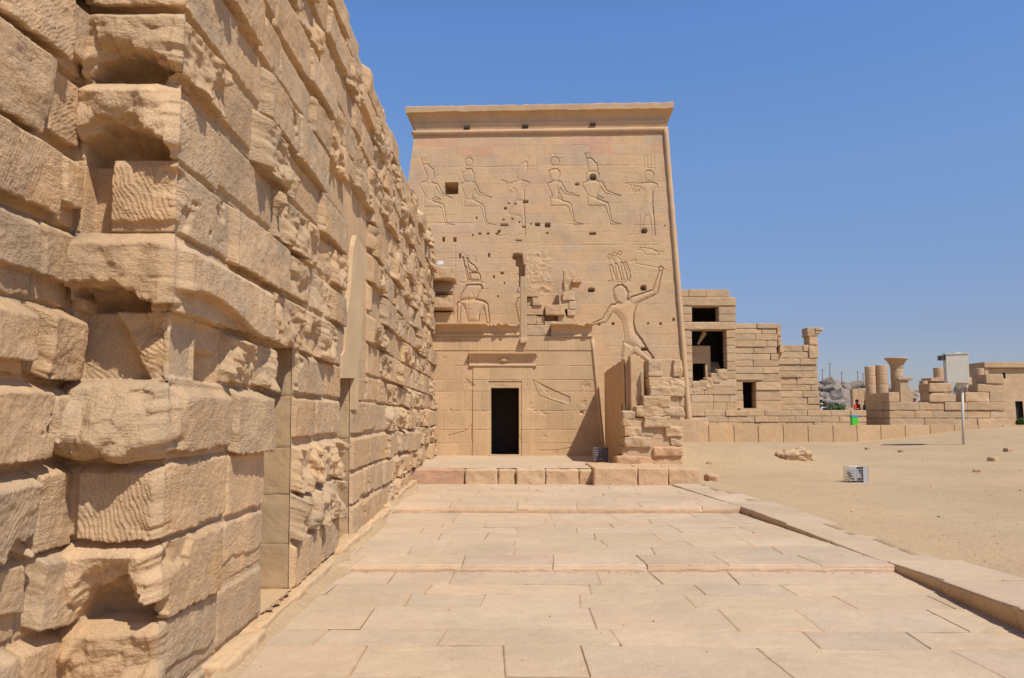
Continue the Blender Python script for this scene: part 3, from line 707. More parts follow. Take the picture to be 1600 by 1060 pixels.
# figures: origin x,y, zoom, depth, [closed shapes], [incised lines]
A_ = (640, 230, 7.0667); B_ = (770, 230, 7.0667); C_ = (900, 230, 7.0667); D_ = (910, 380, 5.3); E_ = (670, 380, 6.625)
tall_crown = lambda dx, dy: [(122 + dx, 130 + dy), (134 + dx, 130 + dy), (152 + dx, 190 + dy), (185 + dx, 178 + dy), (215 + dx, 198 + dy), (245 + dx, 232 + dy), (265 + dx, 238 + dy), (272 + dx, 340 + dy), (250 + dx, 362 + dy), (195 + dx, 358 + dy), (178 + dx, 300 + dy), (150 + dx, 230 + dy)]
FIGS = [
 ('seated_figure', A_, .036, [tall_crown(0, 0), disc((222, 340), 34), limb((215, 360), (215, 385), 26, 30),
    [(125, 385), (180, 375), (240, 385), (305, 405), (318, 430), (290, 470), (265, 540), (250, 600), (170, 590), (165, 520), (150, 470), (118, 440)],
    limb((135, 420), (185, 530), 26, 20), limb((185, 530), (330, 582), 20, 12), limb((298, 425), (350, 520), 24, 16), limb((350, 520), (470, 570), 16, 7),
    [(160, 540), (250, 585), (270, 595), (345, 618), (378, 640), (380, 670), (350, 690), (330, 668), (158, 668)],
    limb((362, 655), (395, 835), 22, 13), [(385, 820), (412, 830), (430, 845), (500, 858), (500, 866), (395, 866)]], [arc((163, 142), 14, 0, 340)]),
 ('seated_figure', A_, .036, [disc((655, 165), 48), [(575, 280), (615, 262), (620, 236), (690, 236), (694, 262), (715, 290), (712, 335), (700, 380), (655, 392), (600, 378), (585, 330)],
    [(565, 400), (610, 385), (680, 376), (720, 405), (735, 450), (700, 500), (685, 560), (690, 600), (610, 590), (605, 510)],
    limb((590, 430), (625, 530), 24, 20), limb((625, 530), (720, 580), 20, 13), limb((705, 405), (765, 515), 26, 17), limb((765, 515), (900, 560), 17, 7),
    [(598, 560), (690, 575), (745, 598), (800, 625), (820, 650), (815, 690), (785, 690), (775, 658), (600, 658)],
    limb((802, 660), (840, 830), 22, 13), [(830, 815), (856, 825), (875, 845), (955, 858), (955, 866), (838, 866)]], [[(660, 95), (662, 118)], arc((650, 180), 65, 60, 130)]),
 ('offering_figure', B_, .03, [[(275, 215), (330, 172), (382, 150), (380, 260), (350, 320), (320, 365), (270, 365), (255, 320), (262, 260)],
    [(200, 390), (265, 370), (325, 362), (380, 375), (405, 400), (385, 435), (350, 465), (345, 590), (250, 590), (250, 490), (235, 460)],
    limb((385, 405), (250, 445), 24, 22), limb((250, 445), (95, 365), 22, 8), limb((160, 420), (155, 510), 18, 15), limb((155, 510), (200, 490), 15, 10),
    [(250, 590), (340, 590), (352, 770), (300, 770), (160, 740)], limb((330, 770), (345, 980), 26, 15), limb((225, 760), (185, 975), 22, 13)],
    [arc((396, 118), 16, 0, 300), [(240, 595), (155, 740)], [(60, 985), (180, 960)], [(240, 985), (330, 960)], [(350, 480), (345, 600), (352, 800), (358, 980)]]),
 ('seated_figure', B_, .045, [disc((685, 158), 52), [(608, 268), (655, 240), (710, 235), (745, 270), (742, 320), (725, 365), (690, 385), (640, 370), (625, 320)],
    [(608, 395), (650, 380), (715, 366), (750, 395), (770, 440), (730, 480), (720, 560), (730, 590), (650, 580), (645, 500)],
    limb((625, 410), (665, 510), 24, 20), limb((665, 510), (760, 570), 20, 13), limb((735, 400), (800, 500), 28, 18), limb((800, 500), (950, 545), 18, 7),
    [(628, 550), (720, 565), (780, 590), (840, 605), (865, 630), (860, 670), (825, 680), (815, 654), (628, 654)],
    limb((846, 640), (892, 815), 23, 13), [(880, 800), (906, 812), (925, 830), (1000, 848), (1000, 856), (888, 856)]],
    [[(620, 80), (632, 128)], [(668, 70), (690, 95), (710, 70)], [(740, 125), (768, 122)], [(715, 440), (722, 500), (760, 540)]]),
 ('seated_figure', C_, .045, [tall_crown(-30, -65)[:8] + [(240, 275), (130, 275), (118, 180)], [(105, 300), (135, 272), (230, 270), (262, 300), (240, 360), (180, 380), (110, 360)],
    [(70, 400), (120, 370), (220, 362), (285, 385), (300, 420), (270, 460), (235, 520), (225, 575), (140, 560), (130, 500)],
    limb((92, 415), (150, 520), 26, 20), limb((150, 520), (300, 565), 20, 10), limb((270, 400), (330, 495), 28, 19), limb((330, 495), (490, 540), 19, 7),
    [(122, 520), (220, 560), (300, 590), (355, 612), (365, 640), (350, 680), (320, 680), (310, 652), (120, 652)],
    limb((342, 645), (385, 815), 23, 13), [(375, 800), (402, 812), (425, 832), (500, 848), (500, 856), (380, 856)]], [arc((128, 82), 15, 0, 330)]),
 ('offering_figure', C_, .035, [disc((805, 320), 50, 16, 62), [(745, 390), (850, 385), (905, 410), (900, 440), (850, 480), (850, 620), (860, 765), (690, 765), (740, 620), (748, 490), (690, 440), (680, 400)],
    limb((880, 420), (700, 420), 22, 22), limb((700, 420), (545, 400), 22, 7), limb((620, 430), (650, 515), 18, 14), limb((650, 515), (690, 480), 14, 10),
    limb((735, 760), (710, 960), 26, 14), limb((835, 760), (860, 975), 28, 15)],
    [arc((805, 315), 58, 200, 360), [(745, 100), (752, 215)], [(780, 95), (785, 215)], [(820, 95), (825, 215)], [(862, 100), (868, 215)], [(740, 222), (870, 235)], [(570, 980), (650, 960)], [(850, 480), (845, 620), (860, 770), (875, 980)]]),
 ('smiting_king_figure', D_, .085, [
    [(250, 420), (255, 375), (290, 345), (330, 340), (365, 365), (382, 410), (378, 455), (350, 512), (320, 515), (270, 485)],
    [(230, 520), (290, 492), (380, 460), (470, 440), (480, 480), (450, 520), (432, 580), (428, 660), (445, 730), (500, 800), (545, 880), (600, 955), (560, 965), (450, 890), (345, 830), (340, 740), (320, 640), (275, 585), (245, 560)],
    limb((420, 475), (590, 408), 36, 26), limb((600, 405), (650, 225), 26, 14), disc((650, 212), 22),
    limb((250, 530), (180, 640), 28, 22), limb((180, 640), (85, 672), 20, 11),
    [(335, 815), (420, 850), (440, 900), (385, 960), (360, 1030), (315, 1030), (325, 900)], limb((440, 880), (560, 975), 36, 22)],
    [[(390, 152), (435, 150), (445, 172), (630, 205), (690, 220)], [(320, 330), (400, 420)], arc((430, 160), 22, 180, 320)]),
 ('feather_crown', D_, .045, [limb((232, 190), (262, 300), 14, 20), limb((278, 180), (305, 298), 14, 20), limb((326, 170), (355, 292), 14, 20), disc((225, 112), 20), disc((267, 95), 18), disc((310, 85), 18),
    [(215, 310), (390, 300), (392, 316), (310, 325), (215, 325)], [(350, 150), (365, 160), (395, 230), (402, 300), (390, 300), (380, 240), (345, 165)]], [[(215, 140), (232, 190)], [(255, 130), (280, 180)], [(295, 115), (326, 170)]]),
 ('vulture_relief', D_, .03, [[(470, 30), (515, 38), (575, 45), (632, 72), (676, 68), (672, 92), (600, 105), (520, 100), (490, 60)]], [[(510, 0), (515, 38)], [(455, 55), (480, 60)]]),
 ('falcon_god_figure', E_, .075, [
    [(345, 140), (362, 140), (375, 230), (395, 250), (400, 300), (425, 385), (395, 385), (375, 280)],
    [(385, 145), (405, 150), (420, 195), (470, 225), (505, 275), (500, 300), (440, 300), (405, 260), (392, 200)],
    [(415, 305), (520, 305), (538, 340), (535, 388), (430, 388)],
    [(395, 425), (540, 425), (560, 470), (520, 520), (500, 570), (440, 590), (310, 590), (330, 530), (365, 470)],
    [(290, 620), (340, 590), (420, 575), (505, 575), (580, 595), (612, 640), (560, 680), (530, 720), (520, 815), (395, 815), (375, 700), (350, 640)],
    limb((312, 640), (305, 815), 26, 18), limb((588, 640), (612, 815), 28, 20)],
    [arc((350, 118), 17, 160, 380), arc((393, 152), 20, 180, 360), [(460, 135), (470, 205)], [(480, 135), (490, 210)], [(320, 405), (350, 418), (395, 400), (530, 400), (590, 418)], [(540, 470), (605, 480)], [(408, 560), (405, 690), (440, 690)], [(440, 500), (462, 548)]]),
 ('worn_figure', E_, .07, [limb((945, 590), (925, 650), 30, 34), limb((920, 660), (945, 810), 22, 14), [(915, 310), (960, 350), (955, 520), (905, 520), (930, 440)]], [[(880, 425), (935, 400)], [(885, 545), (915, 490)]]),
]
# beam sockets and windows: px rect x0,y0,x1,y1, depth, irregular
SOCK = [(695, 285, 716, 304, .9, 0), (921, 272, 932, 282, .5, 1), (898, 286, 905, 290, .25, 1), (1002, 357, 1011, 365, .4, 1), (921, 363, 931, 367, .3, 0),
        (919, 450, 929, 457, .4, 1), (1001, 446, 1010, 454, .45, 1), (1002, 543, 1012, 548, .35, 0), (956, 504, 960, 508, .2, 1), (1011, 504, 1014, 507, .15, 1), (1030, 504, 1034, 508, .15, 1), (1051, 497, 1054, 502, .15, 1),
        (782, 350, 794, 354, .15, 0), (817, 313, 825, 318, .2, 0), (836, 348, 844, 354, .25, 1), (851, 348, 860, 356, .3, 1), (853, 363, 857, 366, .15, 1),
        (747, 364, 752, 367, .15, 1), (760, 364, 765, 367, .15, 1), (774, 364, 779, 367, .15, 1), (777, 360, 782, 364, .15, 1), (737, 366, 740, 369, .12, 1),
        (671, 372, 677, 378, .2, 0), (691, 371, 695, 378, .2, 0), (708, 371, 713, 378, .2, 0), (806, 375, 815, 377, .12, 0), (717, 396, 720, 404, .15, 0), (762, 396, 766, 402, .15, 1), (782, 425, 787, 429, .15, 1), (770, 431, 773, 435, .12, 1),
        (793, 317, 797, 319, .1, 1), (787, 324, 792, 328, .12, 1), (803, 317, 807, 320, .1, 1), (785, 342, 788, 345, .1, 1), (799, 341, 802, 344, .1, 1), (810, 346, 813, 349, .1, 1), (816, 353, 821, 356, .12, 0), (828, 349, 831, 351, .1, 1), (743, 339, 746, 343, .1, 1), (777, 462, 779, 465, .1, 1), (787, 441, 789, 444, .1, 1),
        (872, 552, 876, 556, .1, 1), (934, 505, 938, 509, .12, 1), (924, 545, 929, 549, .2, 0), (1038, 352, 1040, 354, .1, 1)]
NICHE = [(801, 396, 816, 406), (805, 402, 818, 416), (810, 412, 820, 450), (813, 440, 822, 470)]
def pylon():
    root = empty('pylon', (.9, 30.5, 0), 'large battered temple tower of sandstone with carved figures and a flared cornice', 'temple tower')
    r = random.Random(4)
    zt = fuv(845, 205)[1]
    uR0, uR1 = fuv(1074, 640), fuv(1039, 207); uL1, uL2 = fuv(648, 207), fuv(637, 284)
    ur = lambda z: uR0[0] + (uR1[0] - uR0[0]) * (z - uR0[1]) / (uR1[1] - uR0[1])
    ul = lambda z: uL1[0] - .105 * (uL1[1] - z)
    z = np.arange(.3, zt + .001, .017); a = np.linspace(0, 1, 640)
    Z = np.repeat(z[:, None], len(a), 1); U = ul(Z) + (ur(Z) - ul(Z)) * a[None]
    H = .008 * fbm(U * 1.2, Z * 1.2, 3., 4) + .005 * fbm(U * 8, Z * 9, 5., 4)
    TI = np.ones(U.shape + (3,))
    # courses
    zc = [.3]
    while zc[-1] < zt: zc.append(zc[-1] + r.choice([.36, .40, .43]))
    ci = np.searchsorted(zc, Z + .004 * fbm(U * 2, Z * 2, 9, 3)) - 1
    for c in range(len(zc) - 1):
        row = np.where((z >= zc[c] - .02) & (z < zc[c + 1] + .02))[0]
        if not len(row): continue
        q = -7.0
        sub = np.ix_(row, np.arange(len(a)))
        e = np.abs(Z[sub] - zc[c]); jw = fbm(U[sub] * 1.7, Z[sub] * 1.0 + c, 2., 3)
        H[sub] -= .007 * (1 - sstep(.004, .016, e)) * sstep(-.3, .2, jw)
        m = (ci[sub] == c)
        while q < 8:
            L = r.uniform(.6, 1.6); x1 = q + L
            mm = m & (U[sub] >= q) & (U[sub] < x1)
            hv = H[sub]; hv[mm] += r.uniform(-.004, .004)
            hv -= .005 * (1 - sstep(.004, .014, np.abs(U[sub] - q))) * m * (r.random() < .6)
            H[sub] = hv
            t = stone_tint(.02) * (np.array([1.02, .93, .95]) if (c > len(zc) - 5 and r.random() < .3) else 1)
            if r.random() < .04: t = t * np.array([.92, .94, .97])
            tt_ = TI[sub]; tt_[mm] = t; TI[sub] = tt_
            q = x1
    # columns of small worn glyphs
    gl = noise3(U * 9, Z * 14, 3.) * noise3(U * 17, Z * 9, 8.)
    H -= .012 * sstep(.05, .25, gl) * sstep(-.1, .25, fbm(U * .5, Z * .6, 30., 3))
    cols_ = np.abs(((U / .22) % 1) - .5) * .22
    H -= .004 * (1 - sstep(.0, .014, cols_)) * sstep(0, .2, fbm(U * .4, Z * .7, 60., 3))
    masks = []
    def box_idx(P, pad=.12):
        P = np.concatenate(P); u0, v0 = P.min(0) - pad; u1, v1 = P.max(0) + pad
        rr = np.where((z > v0) & (z < v1))[0]
        if not len(rr): return None
        uu = U[rr]; cc = np.where((uu.max(0) > u0) & (uu.min(0) < u1))[0]
        return np.ix_(rr, cc) if len(cc) else None
    for fi, (nm, (ox, oy, k), dep, shapes, lines) in enumerate(FIGS):
        S_ = [np.array([fuv(ox + x / k, oy + y / k) for x, y in sh]) for sh in shapes]
        L_ = [np.array([fuv(ox + x / k, oy + y / k) for x, y in ln]) for ln in lines]
        ix = box_idx(S_ + L_)
        if ix is None: continue
        uu = U[ix] + .008 * fbm(U[ix] * 5, Z[ix] * 5, fi, 3); vv = Z[ix] + .008 * fbm(U[ix] * 5, Z[ix] * 5, fi + 50, 3)
        best = np.full(uu.shape, -1e9); inside = np.zeros(uu.shape, bool)
        sc_ = 28 / FPX
        for P in S_:
            i = in_poly(uu, vv, P); d = seg_dist(uu, vv, P)
            ext = math.sqrt(max(1e-6, abs(np.sum(P[:, 0] * np.roll(P[:, 1], 1) - P[:, 1] * np.roll(P[:, 0], 1)) / 2)))
            wv = max(.05, .20 * ext)
            b = np.where(i, -dep + dep * .95 * np.sqrt(np.clip(d / wv, 0, 1)), -1e9)
            best = np.maximum(best, b); inside |= i
        hv = H[ix]
        fine = .010 * fbm(U[ix] * 14, Z[ix] * 14, 4., 3) if nm == 'smiting_king_figure' else 0
        hv = np.where(inside, hv * .5 + best + fine, hv)
        for P in L_:
            d = seg_dist(uu, vv, P, False); hv = hv - .016 * (1 - sstep(.008, .03, d))
        H[ix] = hv
        mk = np.zeros(U.shape, bool); mk[ix] = inside; masks.append((nm, mk))
    sock = np.zeros(U.shape, bool); win = np.zeros(U.shape, bool)
    for i, (x0, y0, x1, y1, dp, irr) in enumerate(SOCK):
        a0 = fuv(x0, y1); a1 = fuv(x1, y0); c_ = (a0 + a1) / 2; hw = (a1 - a0) / 2
        ix = box_idx([np.array([a0, a1])])
        if ix is None: continue
        du = np.abs(U[ix] - c_[0]) / hw[0]; dv = np.abs(Z[ix] - c_[1]) / hw[1]
        w_ = .25 * irr * fbm(U[ix] * 6, Z[ix] * 6, i, 3)
        m = (np.maximum(du, dv) if not irr else (du ** 3 + dv ** 3) ** (1 / 3.)) + w_ < 1
        H[ix] = np.where(m, -dp, H[ix])
        if i == 0: win[ix] |= m
    nm_ = np.zeros(U.shape, bool)
    for i, (x0, y0, x1, y1) in enumerate(NICHE):
        a0 = fuv(x0, y1); a1 = fuv(x1, y0); c_ = (a0 + a1) / 2; hw = (a1 - a0) / 2
        ix = box_idx([np.array([a0, a1])], .2)
        du = np.abs(U[ix] - c_[0]) / hw[0]; dv = np.abs(Z[ix] - c_[1]) / hw[1]
        m = (du ** 4 + dv ** 4) ** .25 + .35 * fbm(U[ix] * 5, Z[ix] * 5, i + 7, 3)
        H[ix] = np.minimum(H[ix], -.42 * (1 - sstep(.85, 1.05, m)) + .03 * fbm(U[ix] * 6, Z[ix] * 6, 3, 3))
    # damaged zone at the right of the niche
    for (x0, y0, x1, y1, am) in ((820, 392, 860, 470, .05), (1035, 420, 1062, 470, .0)):
        a0 = fuv(x0, y1); a1 = fuv(x1, y0)
        mk = sstep(a0[0] - .1, a0[0] + .1, U) * (1 - sstep(a1[0] - .1, a1[0] + .1, U)) * sstep(a0[1] - .1, a0[1] + .1, Z) * (1 - sstep(a1[1] - .1, a1[1] + .1, Z))
        H += mk * am * (fbm(U * 3, Z * 3, 44, 4, True) - .4)
    # long incised frame lines
    for ln in ([(643, 348), (1040, 352)], [(680, 384), (711, 384), (711, 412), (708, 470)], [(672, 207), (672, 203)], [(660, 352), (660, 372), (667, 372), (667, 344), (662, 344)], [(820, 350), (822, 400)], [(1024, 392), (1038, 408)],
               [(845, 383), (1030, 383)], [(700, 404), (800, 404)], [(750, 520), (760, 430)], [(690, 262), (1030, 258)]):
        P = np.array([fuv(*p) for p in ln]); d = seg_dist(U, Z, P, False)
        H -= .016 * (1 - sstep(.005, .022, d)) * sstep(-.25, .15, fbm(U * .8, Z * .8, 21., 3))
    # faded bluish wash marks
    for (x, y, rx, ry) in ((1047, 405, 12, 4), (963, 378, 14, 4), (903, 470, 10, 4)):
        c_ = fuv(x, y); k = np.clip(1 - ((U - c_[0]) / (rx * .026)) ** 2 - ((Z - c_[1]) / (ry * .026)) ** 2 + .5 * fbm(U * 3, Z * 3, 4, 3), 0, 1)[..., None] * .35
        TI *= 1 - k * np.array([.16, .08, -.02])
    P = P_O + U[..., None] * P_U + Z[..., None] * P_UP + H[..., None] * P_N
    F = grid_faces(*U.shape)
    own = np.full(F.shape[:2], -1)
    for i, (nm, mk) in enumerate(masks): own[mk[:-1, :-1] & mk[1:, 1:]] = i
    own[win[:-1, :-1] | win[1:, 1:]] = 99
    Vf = P.reshape(-1, 3); Tf = TI.reshape(-1, 3)
    def emit(name, sel):
        f = F[sel].reshape(-1, 4)
        if not len(f): return
        ids, inv = np.unique(f, return_inverse=True)
        mesh_obj(name, Vf[ids], inv.reshape(-1, 4), M_pylon, root, True, Tf[ids])
    emit('front_wall', own == -1); emit('window_opening', own == 99)
    for i, (nm, mk) in enumerate(masks): emit(nm, own == i)
    # sides, back and roof
    dep0, dep1 = 5.0, 4.3
    cs = lambda u, zz, d: P_O + u * P_U + zz * P_UP + d * P_BK
    mb = MB(); zz = np.linspace(.3, zt, 30); V = []; n = len(zz)
    for q in zz:
        t = (q - .3) / (zt - .3); dd = dep0 - 2 * PBAT * q
        V += [cs(ur(q) - .001, q, -.001), cs(ur(q), q, dd), cs(ul(q), q, dd), cs(ul(q), q, 0)]
    F2 = []
    for i in range(n - 1):
        for k in range(3): F2.append((i * 4 + k, i * 4 + k + 1, i * 4 + 4 + k + 1, i * 4 + 4 + k))
    F2.append(tuple((n - 1) * 4 + k for k in range(4))); mb.add(V, F2); mb.build('side_walls', M_pylon, root)
    # corner rolls
    tb = MB(); pts = [cs(ur(q) + .03, q, -.02) for q in np.linspace(1.6, zt + .05, 40)]
    tb.tube(pts, [.10 + .012 * math.sin(i * 2.1) * r.random() for i in range(40)], 12); tb.build('corner_roll', M_pylon, root, True)
    pb = MB(); p0_, p1_ = atY(1062, 690, 28.05), atY(1094, 655, 28.05); rough_block(pb, ((p0_[0] + p1_[0]) / 2, 28.65, (p0_[2] + p1_[2]) / 2 - .3), (p1_[0] - p0_[0], 1.2, p1_[2] - p0_[2] + .6), r=.04, amp=.015, n=14, freq=2.5, tint=(.98, .96, .95)); pb.build('foundation_block', M_block, root)
    # horizontal roll, frieze, cornice as rings round the tower top
    uL, uR = ul(zt), ur(zt); dd = dep0 - 2 * PBAT * zt
    ring = []
    nF = 160
    for t in np.linspace(0, 1, nF): ring.append((uL + (uR - uL) * t, 0, 0, -1))
    ring[0] = (uL, 0, -1, -1); ring[-1] = (uR, 0, 1, -1)
    for t in np.linspace(0, 1, 40)[1:]: ring.append((uR, dd * t, 1, 0))
    ring[-1] = (uR, dd, 1, 1)
    for t in np.linspace(1, 0, 40)[1:]: ring.append((uL + (uR - uL) * t, dd, 0, 1))
    ring[-1] = (uL, dd, -1, 1)
    for t in np.linspace(1, 0, 40)[1:-1]: ring.append((uL, dd * t, -1, 0))
    RV = np.array(ring); nR = len(RV)
    z1 = zt; zf = fuv(845, 191)[1]; zk = fuv(845, 179)[1] + .02
    def loft(name, prof, rough_, mat=M_pylon, cap=False, smooth=True):
        V = []; F = []; n_ = len(prof)
        for j, (off, zz_) in enumerate(prof):
            x = RV[:, 0] + RV[:, 2] * off; y = RV[:, 1] + RV[:, 3] * off
            nz = rough_ * fbm(x * 2.2, y * 2.2 + zz_ * 2, 6., 4)
            jj = np.array([cs(x[i], zz_ + (nz[i] if j == n_ - 1 or rough_ > .05 else nz[i] * .3), y[i] + .35 * nz[i] * RV[i, 3]) for i in range(nR)])
            jj -= np.outer(np.full(nR, (zz_ - z1) * PBAT), P_BK) ; V.append(jj)
        for j in range(n_ - 1):
            for i in range(nR): F.append((j * nR + i, j * nR + (i + 1) % nR, (j + 1) * nR + (i + 1) % nR, (j + 1) * nR + i))
        V = np.concatenate(V)
        if cap: F.append(tuple((n_ - 1) * nR + i for i in range(nR)))
        t = 1 + .05 * fbm(V[:, 0] * 1.1, V[:, 2] * 2, 4, 3)[:, None] * np.ones(3)
        mesh_obj(name, V, F, mat, root, smooth, t)
    loft('roll_moulding', [(-.02, z1 - .12)] + [(.02 + .10 * math.sin(q), z1 - .02 - .10 * math.cos(q)) for q in np.linspace(0, math.pi, 9)] + [(-.02, z1 + .1)], .03)
    loft('frieze', [(.0, z1 + .05), (.03, (z1 + zf) / 2), (.06, zf - .05), (.075, zf - .02), (.04, zf + .03)], .025)
    pr = [(.05, zf)]
    for q in np.linspace(0, 1, 10): pr.append((.05 + .24 * (1 - math.cos(q * math.pi / 2)) , zf + (zk - zf) * math.sin(q * math.pi / 2 * .92)))
    hz = zk - zf
    pr += [(.30, zf + hz * 1.02)]
    loft('cornice', pr, .03)
    ztop = fuv(845, 169.0)[1]
    loft('cornice_band', [(.26, zf + hz * 1.0), (.31, zf + hz * 1.0 + .01), (.32, ztop - .03), (.29, ztop), (.1, ztop + .02)], .055, cap=True, smooth=False)
    # sockets under the cornice, their shade painted as near-black blocks
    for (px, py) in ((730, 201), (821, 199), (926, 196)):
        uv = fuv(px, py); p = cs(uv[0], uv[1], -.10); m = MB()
        m.box(p[0] - .11, p[0] + .11, p[1] - .02, p[1] + .1, p[2] - .05, p[2] + .05); m.build('beam_socket_shade', M_dark, root)
pylon()

# ================================================================== generic displaced wall panel
def panel(name, P0, ux, uz, nrm, us, zs, Hf, mat, parent, tint=None, hole=None, smooth=True):
    """grid surface P0 + u*ux + z*uz + H*nrm"""
    U, Z = np.meshgrid(us, zs); H, T = Hf(U, Z)
    P = np.asarray(P0) + U[..., None] * np.asarray(ux) + Z[..., None] * np.asarray(uz) + H[..., None] * np.asarray(nrm)
    F = grid_faces(*U.shape)
    if hole is not None:
        c = hole((U[:-1, :-1] + U[1:, 1:]) / 2, (Z[:-1, :-1] + Z[1:, 1:]) / 2); F = F[~c]
    return mesh_obj(name, P.reshape(-1, 3), F.reshape(-1, 4), mat, parent, smooth, T.reshape(-1, 3))

# ================================================================== PLATFORM in front of the tower
YA = 26.8
def platform():
    root = empty('stone_platform', (0, 23, 0), 'low stone platform edged with large blocks, the leftmost one pink, before the temple tower', 'platform')
    mb = MB()
    xs_ = np.linspace(-4.4, 3.4, 60); ys_ = np.linspace(YP + .30, YA + 1.6, 50); X, Y = np.meshgrid(xs_, ys_)
    Z = HP + .012 * fbm(X * 1.0, Y * 1.0, 3, 4) - .004
    mb.add(np.stack([X, Y, Z], -1).reshape(-1, 3), grid_faces(*X.shape).reshape(-1, 4).tolist())
    mb.build('top_paving', M_pave, root, True)
    e = MB()
    edges = [655, 726, 778, 806, 852, 905, 929]
    tn = [(.90, .78, .80), (1, 1, .97), (1.0, .97, .93), (1, 1, .98), (1.02, .96, .93), (1, .98, .93)]
    for i in range(6):
        x0 = atY(edges[i], 745, YP)[0]; x1 = atY(edges[i + 1], 745, YP)[0]
        d = [0, -.02, .05, -.04, .02, .04][i]
        top = HP - [0, .01, .015, .0, .02, .02][i]
        if i == 0: x0 -= .9
        rough_block(e, ((x0 + x1) / 2, YP + .3 + d, (top + .05) / 2), (x1 - x0 - .02, .6, top - .05), r=.05, amp=.022, n=16, freq=3.2, tint=np.array(tn[i]))
    e.build('edge_block', M_pink, root)
    # upper row of paving flags along the edge
    f = MB(); f.box(-4.2, 2.2, YP + .12, YP + 1.2, .05, HP - .03); f.build('platform_fill', M_pave, root)
    f = MB(); x = -3.2; rr = random.Random(2)
    while x < 2.3:
        L = rr.uniform(.7, 1.5); rough_block(f, (x + L / 2, YP + .95, HP - .10), (L - .01, .9, .22), r=.02, amp=.008, n=10, tint=stone_tint(.05)); x += L
    f.build('paving_flag', M_pave, root)
platform()

